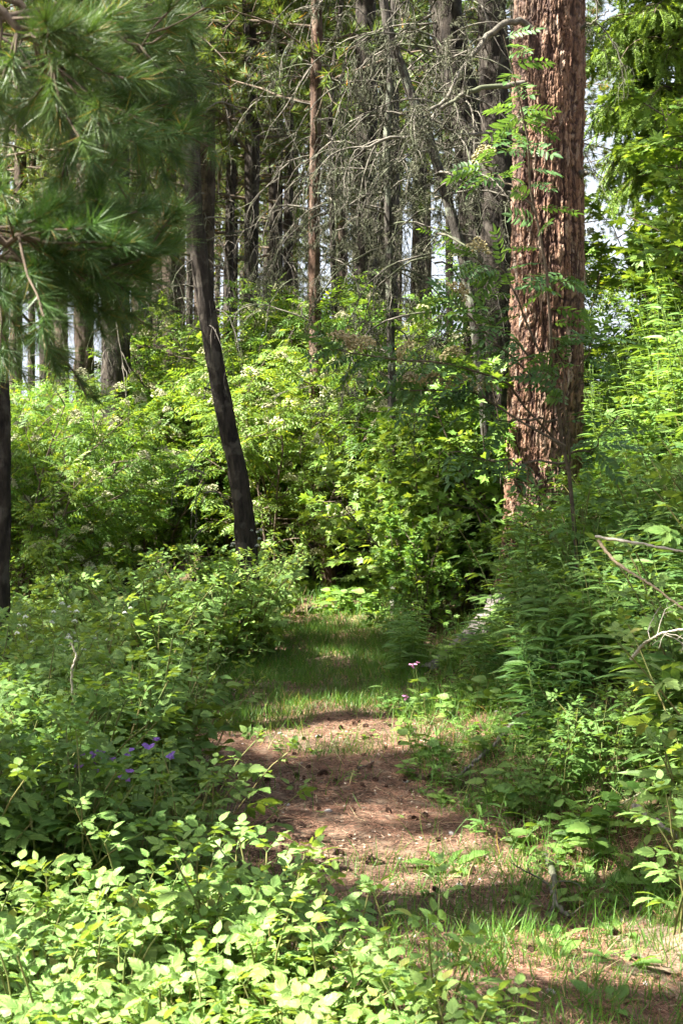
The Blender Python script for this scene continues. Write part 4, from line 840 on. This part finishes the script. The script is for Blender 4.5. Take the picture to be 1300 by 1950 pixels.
# near rowan sapling whose dark leaves cross the larch trunk
def sapling():
    b = np.array([1.38, 8.2, float(H(1.38, 8.2))-.03]); t = thing('rowan_sapling', 'rowan sapling with dark leaves crossing the front of the larch trunk', 'tree', tuple(b))
    S, Lf, Fl = Acc(), Acc(), Acc(); pos, dr, sz, fp = [], [], [], []
    limbs = [[(1085, 900), (1065, 800), (1050, 650), (1030, 480), (1010, 330), (985, 170), (960, 60)], [(1085, 880), (1075, 760), (1060, 640)], [(1080, 880), (960, 880), (860, 860)], [(1075, 860), (960, 720), (840, 690), (700, 680), (610, 665)], [(1060, 760), (930, 640), (850, 560)],
             [(1060, 740), (960, 520), (900, 490)], [(1060, 800), (960, 800), (900, 770)], [(1040, 560), (1080, 520)], [(1085, 860), (1130, 860), (1170, 800)], [(1070, 780), (1110, 690), (1130, 640)], [(1020, 400), (940, 330), (915, 310)], [(1010, 300), (960, 250)], [(1075, 850), (900, 745), (760, 745)], [(1000, 250), (985, 200)], [(1060, 720), (980, 650), (930, 610)]]
    for i, l in enumerate(limbs):
        W = np.array([at(x, y, 8.2-.25*R.uniform()-.12*k) for k, (x, y) in enumerate(l)])-b
        if i == 0: W = np.concatenate([[(0, 0, 0)], W])
        x_ = np.linspace(0, len(W)-1, 14); Q = np.stack([np.interp(x_, range(len(W)), W[:, c]) for c in range(3)], 1)+R.normal(0, .008, (14, 3)); S.tube(Q, np.linspace(.014 if i == 0 else .008, .003, 14), 5)
        nl = int(np.linalg.norm(np.diff(Q, axis=0), axis=1).sum()/(.055 if i else .13))
        for k in range(nl):
            p, d = sub(Q, .3+.7*(k+.5)/nl if i else .35+.65*(k+.5)/nl); a = R.uniform(0, 6.3); o = side(d, R.uniform(.5, 1.2), a); o[2] = o[2]*.4-.15; pos.append(p); dr.append(o); sz.append(R.uniform(.17, .26))
        if i in (3, 5, 10, 12, 4): fp.append(Q[-2])
        if i == 3: fp += [Q[6], Q[8], Q[10], Q[11]]
        if i == 12: fp += [Q[8], Q[10], Q[6]]
    put_leaves(Lf, ROWANL, pos, dr, sz, .35); part('stems', S.mesh('sapling_stems', M['twig'], True), t); part('foliage', Lf.mesh('sapling_leaves', M['rowan_near']), t)
    for f in fp:
        A = Acc(); A.inst(corymb(110, .5, .07), frames(np.array([(0., 1, 0)]), tilt=.3)*.15, np.array([f+np.array([0, -.03, .04])])); part('blossom', A.mesh('sapling_blossom', M['bud']), t)
sapling()
#@@DETAILS
# ------------------------------------------------------------------ grass, litter (uncountable)
def blades(n, xf_, hmin, hmax, name, mat, label, wd=.0035, z=0.0, bend=.45):
    P = xf_(n); m = len(P); A = Acc(); tpl = (np.array([(-.5, 0, 0), (.5, 0, 0), (-.4, .45, .03), (.4, .45, .03), (-.22, .8, .13), (.22, .8, .13), (0, 1, .25)]), np.array([(0, 1, 3), (0, 3, 2), (2, 3, 5), (2, 5, 4), (4, 5, 6)]), np.zeros((7, 2)))
    d = np.concatenate([R.normal(0, bend, (m, 2)), np.ones((m, 1))], 1); L = R.uniform(hmin, hmax, m)*(1+.35*vnoise(P[:, 0]*4, P[:, 1]*4, 0, 14)); ang = R.uniform(0, 2*PI, m); up = np.stack([np.cos(ang), np.sin(ang), 0*ang], 1)
    dn = d/np.linalg.norm(d, axis=1, keepdims=True); x = np.cross(dn, up); x /= np.linalg.norm(x, axis=1, keepdims=True)+1e-6; zz = np.cross(x, dn)
    A.inst(tpl, np.stack([x*wd, dn*L[:, None], zz*L[:, None]], -1), np.stack([P[:, 0], P[:, 1], H(P[:, 0], P[:, 1])+z], 1)); return tag(part(name, A.mesh(name, mat), None), label, kind='stuff')
def pts_in(x0, x1, y0, y1, dens):
    def f(n):
        P = np.stack([R.uniform(x0, x1, n), R.uniform(y0, y1, n)], 1); return P[R.uniform(size=n) < dens(P[:, 0], P[:, 1])]
    return f
inpath = lambda x, y, a=0, b=0: ((x > left_edge(y)-a) & (x < right_edge(y)+b)).astype(float)
sm = lambda v, a, b: np.clip((v-a)/(b-a), 0, 1)
def gd(x, y):
    n = fbm(x*2.2, y*1.6, 0, 71, 3)
    band = sm(y+.5*n, 7.7, 9.0)*(1-sm(y, 12.6, 13.3)); near = (1-sm(y, 5.2, 5.6))*(.35+sm(n, -.8, 0)*(1-.3*sm(x, .6, .9)))
    return inpath(x, y, .2, .15)*np.clip(band*(.75+.4*sm(n, -.6, .2))+near*.9+.06*sm(n, .1, .6), 0, 1)*(.35+.65*sm(vnoise(x*9, y*9, 0, 72), -.35, .1))
blades(120000, pts_in(-1.4, 1.5, 3.0, 13.6, gd), .05, .12, 'grass', M['grass'], 'short green grass growing across the path')
blades(20000, pts_in(-.3, 2.0, 3.2, 11, lambda x, y: sm(x-right_edge(y), -.2, 0)*(1-sm(x-right_edge(y), .5, .9))*.8), .07, .2, 'bank_grass', M['grass'], 'thin grass along the foot of the right bank', bend=.5)
blades(9000, pts_in(-1, 3, 13.2, 18, lambda x, y: .8+0*x), .06, .2, 'verge_grass', M['grass'], 'light grass beyond the bend of the path', wd=.006)
blades(9000, pts_in(-3, 0, 4.2, 13, lambda x, y: sm(left_edge(y)-x, -.1, 0)*(1-sm(left_edge(y)-x, .5, 1.2))), .08, .25, 'edge_grass', M['grass'], 'taller grass along the left edge of the path', bend=.5)
def litter(n, f, name, mat, label, L=(.02, .05), wd=.0013):
    P = f(n); m = len(P); a = R.uniform(0, 2*PI, m); d = np.stack([np.cos(a), np.sin(a), R.normal(0, .18, m)], 1); T = (np.array([(-.5, 0, 0), (.5, 0, 0), (.4, 1, .03), (-.4, 1, .03)]), np.array([(0, 1, 2), (0, 2, 3)]), np.zeros((4, 2)))
    A = Acc(); l = R.uniform(*L, m); Ms = frames(d, R.normal(0, .5, m))*np.stack([np.full(m, wd), l, l], 1)[:, None, :]; A.inst(T, Ms, np.stack([P[:, 0], P[:, 1], H(P[:, 0], P[:, 1])+R.uniform(.006, .014, m)], 1)); tag(part(name, A.mesh(name, mat), None), label, kind='stuff')
litter(150000, pts_in(-1.3, 1.5, 3.4, 9, lambda x, y: inpath(x, y, .1, .35)*(.35+.65*sm(fbm(x*3, y*3, 0, 81, 3), -.7, .3))*(.3+.7*np.clip(6/y, 0, 1))), 'needle_litter', M['needle_litter'], 'reddish dry needles carpeting the path')
litter(14000, pts_in(-1.3, 1.6, 9, 15, lambda x, y: inpath(x, y, .1, .35)), 'needle_scatter', M['needle_litter'], 'dry needles under the grass of the path', (.03, .06), .003)
litter(700, pts_in(-1.0, 1.6, 3.6, 8, lambda x, y: inpath(x, y, .1, .6)), 'dry_grass_straw', M['dry'], 'pale dry straw scattered over the path and bank', (.05, .16), .002)
litter(12000, pts_in(-1.2, 1.6, 3.4, 10, lambda x, y: inpath(x, y, .1, .4)*sm(fbm(x*4, y*4, 0, 83, 3), -.3, .4)), 'bark_flakes', M['flake'], 'small bark flakes and leaf crumbs strewn over the path', (.006, .018), .008)
litter(1500, pts_in(-1.2, 1.6, 3.4, 9, lambda x, y: inpath(x, y, .1, .6)*sm(fbm(x*3, y*3, 0, 84, 3), -.4, .4)), 'twig_crumbs', M['dark_crumb'], 'short dark broken twigs scattered over the path', (.02, .07), .004)
# bare pale soil patches
def soil(name, cx, cy, rx, ry, s_):
    g_ = np.linspace(-1, 1, 60); xs_ = cx+g_*rx*1.3; ys_ = cy+g_*ry*1.3
    sheet(name, xs_, ys_, .009, M['soil'], lambda x, y: np.hypot((x-cx)/rx, (y-cy)/ry)+.5*fbm(x*7, y*7, 0, s_, 3) < .85)
soil('bare_soil', 1.0, 4.5, .16, .4, 3); soil('bare_soil', .25, 13.6, .6, .28, 4)

# ------------------------------------------------------------------ cones, stones, sticks
def cone_mesh():
    A = Acc(); A.tube([(0, 0, -.016), (0, 0, -.008), (0, 0, .01), (0, 0, .018)], [.004, .010, .008, .002], 8); pos, dr = [], []
    for i in range(46):
        t = i/46; a = i*2.4; r_ = .010*math.sin(PI*(.15+.8*t))**.6; pos.append((r_*.6*math.cos(a), r_*.6*math.sin(a), -.015+.033*t)); dr.append((math.cos(a), math.sin(a), .9-.5*t))
    T = (np.array([(-.45, 0, 0), (.45, 0, 0), (.55, .7, .0), (0, 1.1, .12), (-.55, .7, 0), (0, .6, -.15)]), np.array([(0, 1, 2), (0, 2, 4), (4, 2, 3), (0, 5, 1), (1, 5, 2), (2, 5, 3), (3, 5, 4), (4, 5, 0)]), np.zeros((6, 2)))
    n = len(pos); A.inst(T, frames(np.array(dr))*.011, np.array(pos)); return A.mesh('pine_cone', M['cone'])
CM = cone_mesh(); i_ = 0; tries = 0
while i_ < 110 and tries < 4000:
    tries += 1; x, y = R.uniform(-.8, 1.1), R.uniform(4.5, 8.3)
    if inpath(x, y) < .5 or R.uniform() > .1+.9*float(sm(fbm(x*2.5, y*2.5, 0, 88, 2), -.1, .6)): continue
    o = part('pine_cone', CM, None); s_ = R.uniform(.45, .95); o.location = (x, y, float(H(x, y))+.013); o.rotation_euler = (R.uniform(1, 2.1), R.normal(0, .3), R.uniform(0, 6.3)); o.scale = (s_,)*3
    tag(o, 'small dark pine cone lying on the needle-covered path', 'pine cone', 'pine cones on the path'); i_ += 1
def stone_mesh(s_):
    n, k = 12, 16; th, ph = np.meshgrid(np.arange(k)/k*2*PI, np.linspace(.001, PI-.001, n)); x, y, z = np.sin(ph)*np.cos(th), np.sin(ph)*np.sin(th), np.cos(ph); r_ = 1+.35*fbm(x*1.3+s_, y*1.3, z*1.3, s_, 3)
    V = np.stack([x*r_, y*r_*.75, z*r_*.5], -1).reshape(-1, 3); i, j = np.meshgrid(np.arange(n-1), np.arange(k), indexing='ij'); j2 = (j+1) % k; q = np.stack([i*k+j, (i+1)*k+j, (i+1)*k+j2, i*k+j2], -1).reshape(-1, 4)
    A = Acc(); A.add(V, np.concatenate([q[:, [0, 1, 2]], q[:, [0, 2, 3]]])); return A.mesh('stone', M['stone'], True)
SM = [stone_mesh(k) for k in range(3)]
for k in range(34):
    y = R.choice([R.uniform(3.9, 5), R.uniform(5, 8.2)]); x = R.uniform(.75, 1.15) if k % 3 == 0 else R.uniform(left_edge(y), right_edge(y)); o = part('stone', SM[k % 3], None); s_ = R.uniform(.007, .02); o.location = (x, y, float(H(x, y))+.006); o.rotation_euler = (0, 0, R.uniform(0, 6.3)); o.scale = (s_,)*3
    tag(o, 'small pale grey stone half sunk in the path', 'stone', 'stones on the path')
def stick(name, label, pix, r0, mat, Y=None, twigs=0, z=.01, onground=True, cat='stick'):
    """pix: (px, py[, Y]); on the ground the depth follows from the row"""
    W = []
    for q in pix:
        if onground == 'world': p = np.array([q[0], q[1], float(H(q[0], q[1]))+z])
        elif onground:
            Ys = np.arange(3, 18, .02); pp = np.stack([(q[0]-650)/FP*Ys, Ys, CZ-(q[1]-HY)/FP*Ys]); hit = np.nonzero(pp[2] <= H(pp[0], pp[1]))[0]
            Yq = float(Ys[hit[0]]) if len(hit) else 17.
            p = at(q[0], q[1], Yq); p[2] = float(H(p[0], Yq))+z
        else: p = at(q[0], q[1], q[2] if len(q) > 2 else Y)
        W.append(p)
    W = np.array(W); b = W[0].copy(); n = 8*len(W); x_ = np.linspace(0, len(W)-1, n); Q = np.stack([np.interp(x_, range(len(W)), W[:, c]) for c in range(3)], 1)-b; Q += R.normal(0, r0*.25, Q.shape)
    A = Acc(); A.tube(Q, np.linspace(r0, r0*.5, n)*(1+.15*R.normal(0, 1, n)), 8)
    o = part(name, None, None); 
    for k in range(twigs): p, d = sub(Q, R.uniform(.2, .95)); dead_branch(A, p, side(d, .8, R.uniform(0, 6.3)), R.uniform(.08, .2), r0*.4, 1, .1, .2, 2)
    me = A.mesh(name, mat, True); bpy.data.objects.remove(o); o = part(name, me, None); o.location = tuple(b); return tag(o, label, cat)
stick('exposed_root', 'long grey exposed root snaking down the lower bank', [(1000, 1370), (965, 1400), (930, 1440), (900, 1465), (870, 1490)], .016, M['root'], z=.02, cat='root')
stick('fallen_branch', 'crooked broken branch with lichen lying on the right verge', [(1040, 1650), (1055, 1690), (1052, 1735), (1085, 1765)], .014, M['dead'], twigs=5, z=.03, cat='branch')
stick('fallen_twig', 'thin dark twig lying flat right of the broken branch', [(1060, 1725), (1120, 1730), (1190, 1728)], .004, M['twig'])
stick('fallen_twig', 'thin curved twig at the near end of the grass', [(470, 1372), (520, 1365), (560, 1376)], .004, M['dead'])
stick('fallen_twig', 'dark twig on the needles left of the seedlings', [(430, 1470), (470, 1460), (500, 1452)], .006, M['twig'])
stick('fallen_twig', 'short dark stick beside a cone in the middle of the path', [(680, 1470), (700, 1462), (712, 1455)], .009, M['twig'])
stick('fallen_log', 'low fallen log lying across the path at the bend', [(-.32, 13.75), (.1, 13.7), (.5, 13.8), (.85, 13.95)], .028, M['bark_brown'], z=.02, cat='log', onground='world')
stick('dead_stalk', 'pale bleached stalk jutting from the right thicket', [(1132, 1022, 5.6), (1220, 1036, 5.4), (1300, 1050, 5.2), (1400, 1060, 5.0)], .006, M['bleached'], onground=False, cat='stalk')
stick('dead_stalk', 'drooping tan seed stalk under the bleached one', [(1138, 1030, 5.6), (1165, 1065, 5.5), (1200, 1090, 5.4), (1240, 1115, 5.3), (1330, 1180, 5.2)], .007, M['dry'], onground=False, cat='stalk')
stick('dead_branch', 'forked grey dead branch at the right edge over the willowherbs', [(1200, 1255, 4.9), (1225, 1225, 4.85), (1260, 1205, 4.8), (1320, 1195, 4.7)], .006, M['bleached'], onground=False, twigs=5, cat='branch')
stick('dead_stalk', 'pale dry stem lying on the bare bank at the right', [(1140, 1580), (1185, 1555), (1225, 1530), (1290, 1500)], .004, M['bleached'], z=.05, cat='stalk')
stick('bent_stalk', 'bright bleached stalk bent in the middle among the left nettles', [(138, 1318, 5.6), (137, 1278, 5.6), (146, 1248, 5.6), (135, 1222, 5.6)], .006, M['bleached'], onground=False, cat='stalk')
stick('root', 'grey broken root end sticking out of the bank at the right edge', [(1210, 1560), (1240, 1590), (1290, 1620), (1330, 1640)], .014, M['root'], z=.05, cat='root')
stick('fallen_log', 'dark leaning dead log in the hollow left of the bend', [(430, 955, 15.2), (520, 1000, 15.4), (600, 1045, 15.6)], .045, M['bark_dark'], onground=False, cat='log')
# purple wood cranesbill flowers, pink campion
def flower_head(n=5, L=.014):
    A = Acc(); a = np.arange(n)/n*2*PI; put_leaves(A, [strip_leaf([0, .28, .45, .40, 0], .1, .2)], np.zeros((n, 3)), np.stack([np.cos(a), np.sin(a), 0*a+.35], 1), np.full(n, L), 0); return A.template()
def flower_plant(label, group, x, y, h, nf, mat, pl=.016, name='cranesbill'):
    b = (x, y, float(H(x, y))-.01); t = thing(name, label, 'plant', b, group); S, Lf = Acc(), Acc(); pos, dr, sz = [], [], []; hd = flower_head(5, pl)
    for k in range(nf):
        P = polyline((0, 0, 0), (R.normal(0, .10), R.normal(0, .10)-.1, 1), h*R.uniform(.92, 1.05), 6, .04); S.tube(P, np.linspace(.0028, .0014, 7), 4)
        for i in range(3): p, d = sub(P, .3+.2*i); a = R.uniform(0, 6.3); pos.append(p); dr.append(np.array([math.cos(a), math.sin(a), .4])); sz.append(.08)
        A = Acc(); c = P[-1]
        A.inst(hd, frames(np.array([(.3, 1., .2)]), up=(R.normal(0, .3), -.8, .8)), np.array([c])); A.inst(hd, frames(np.array([(-.3, 1., .2)]), up=(R.normal(0, .5), -.6, .9)), np.array([c+R.normal(0, .012, 3)])); part('flower', A.mesh(name+'_flower', mat), t)
    put_leaves(Lf, LOBE, pos, dr, sz, .2); part('stem', S.mesh(name+'_stem', M['green_stem'], True), t); part('foliage', Lf.mesh(name+'_leaves', M['rasp_dark']), t)
for px, py, nf in ((152, 1445, 2), (172, 1430, 2), (212, 1425, 3), (240, 1425, 2), (276, 1424, 2), (318, 1452, 2)):
    Y = 4.75; p = at(px, py-12, Y); flower_plant('violet cranesbill flower above the shaded raspberries', 'violet cranesbills', p[0], Y, p[2]-float(H(p[0], Y)), nf, M['purple'])
for px, py in ((766, 1318), (798, 1262)):
    Y = 8.3; p = at(px, py, Y); flower_plant('small pink campion at the foot of the bank', 'pink campions', p[0], Y, p[2]-float(H(p[0], Y)), 2, M['pink'], .013, 'campion')

for K in PROTOS:    # a prototype that was never planted does not stay behind
    for r_, u_ in zip(K.r, K.used):
        if not u_:
            for c in list(r_.children): bpy.data.objects.remove(c)
            bpy.data.objects.remove(r_)
print('objects', len(sc.objects), 'faces', sum(len(o.data.polygons) for o in sc.objects if o.type == 'MESH'))
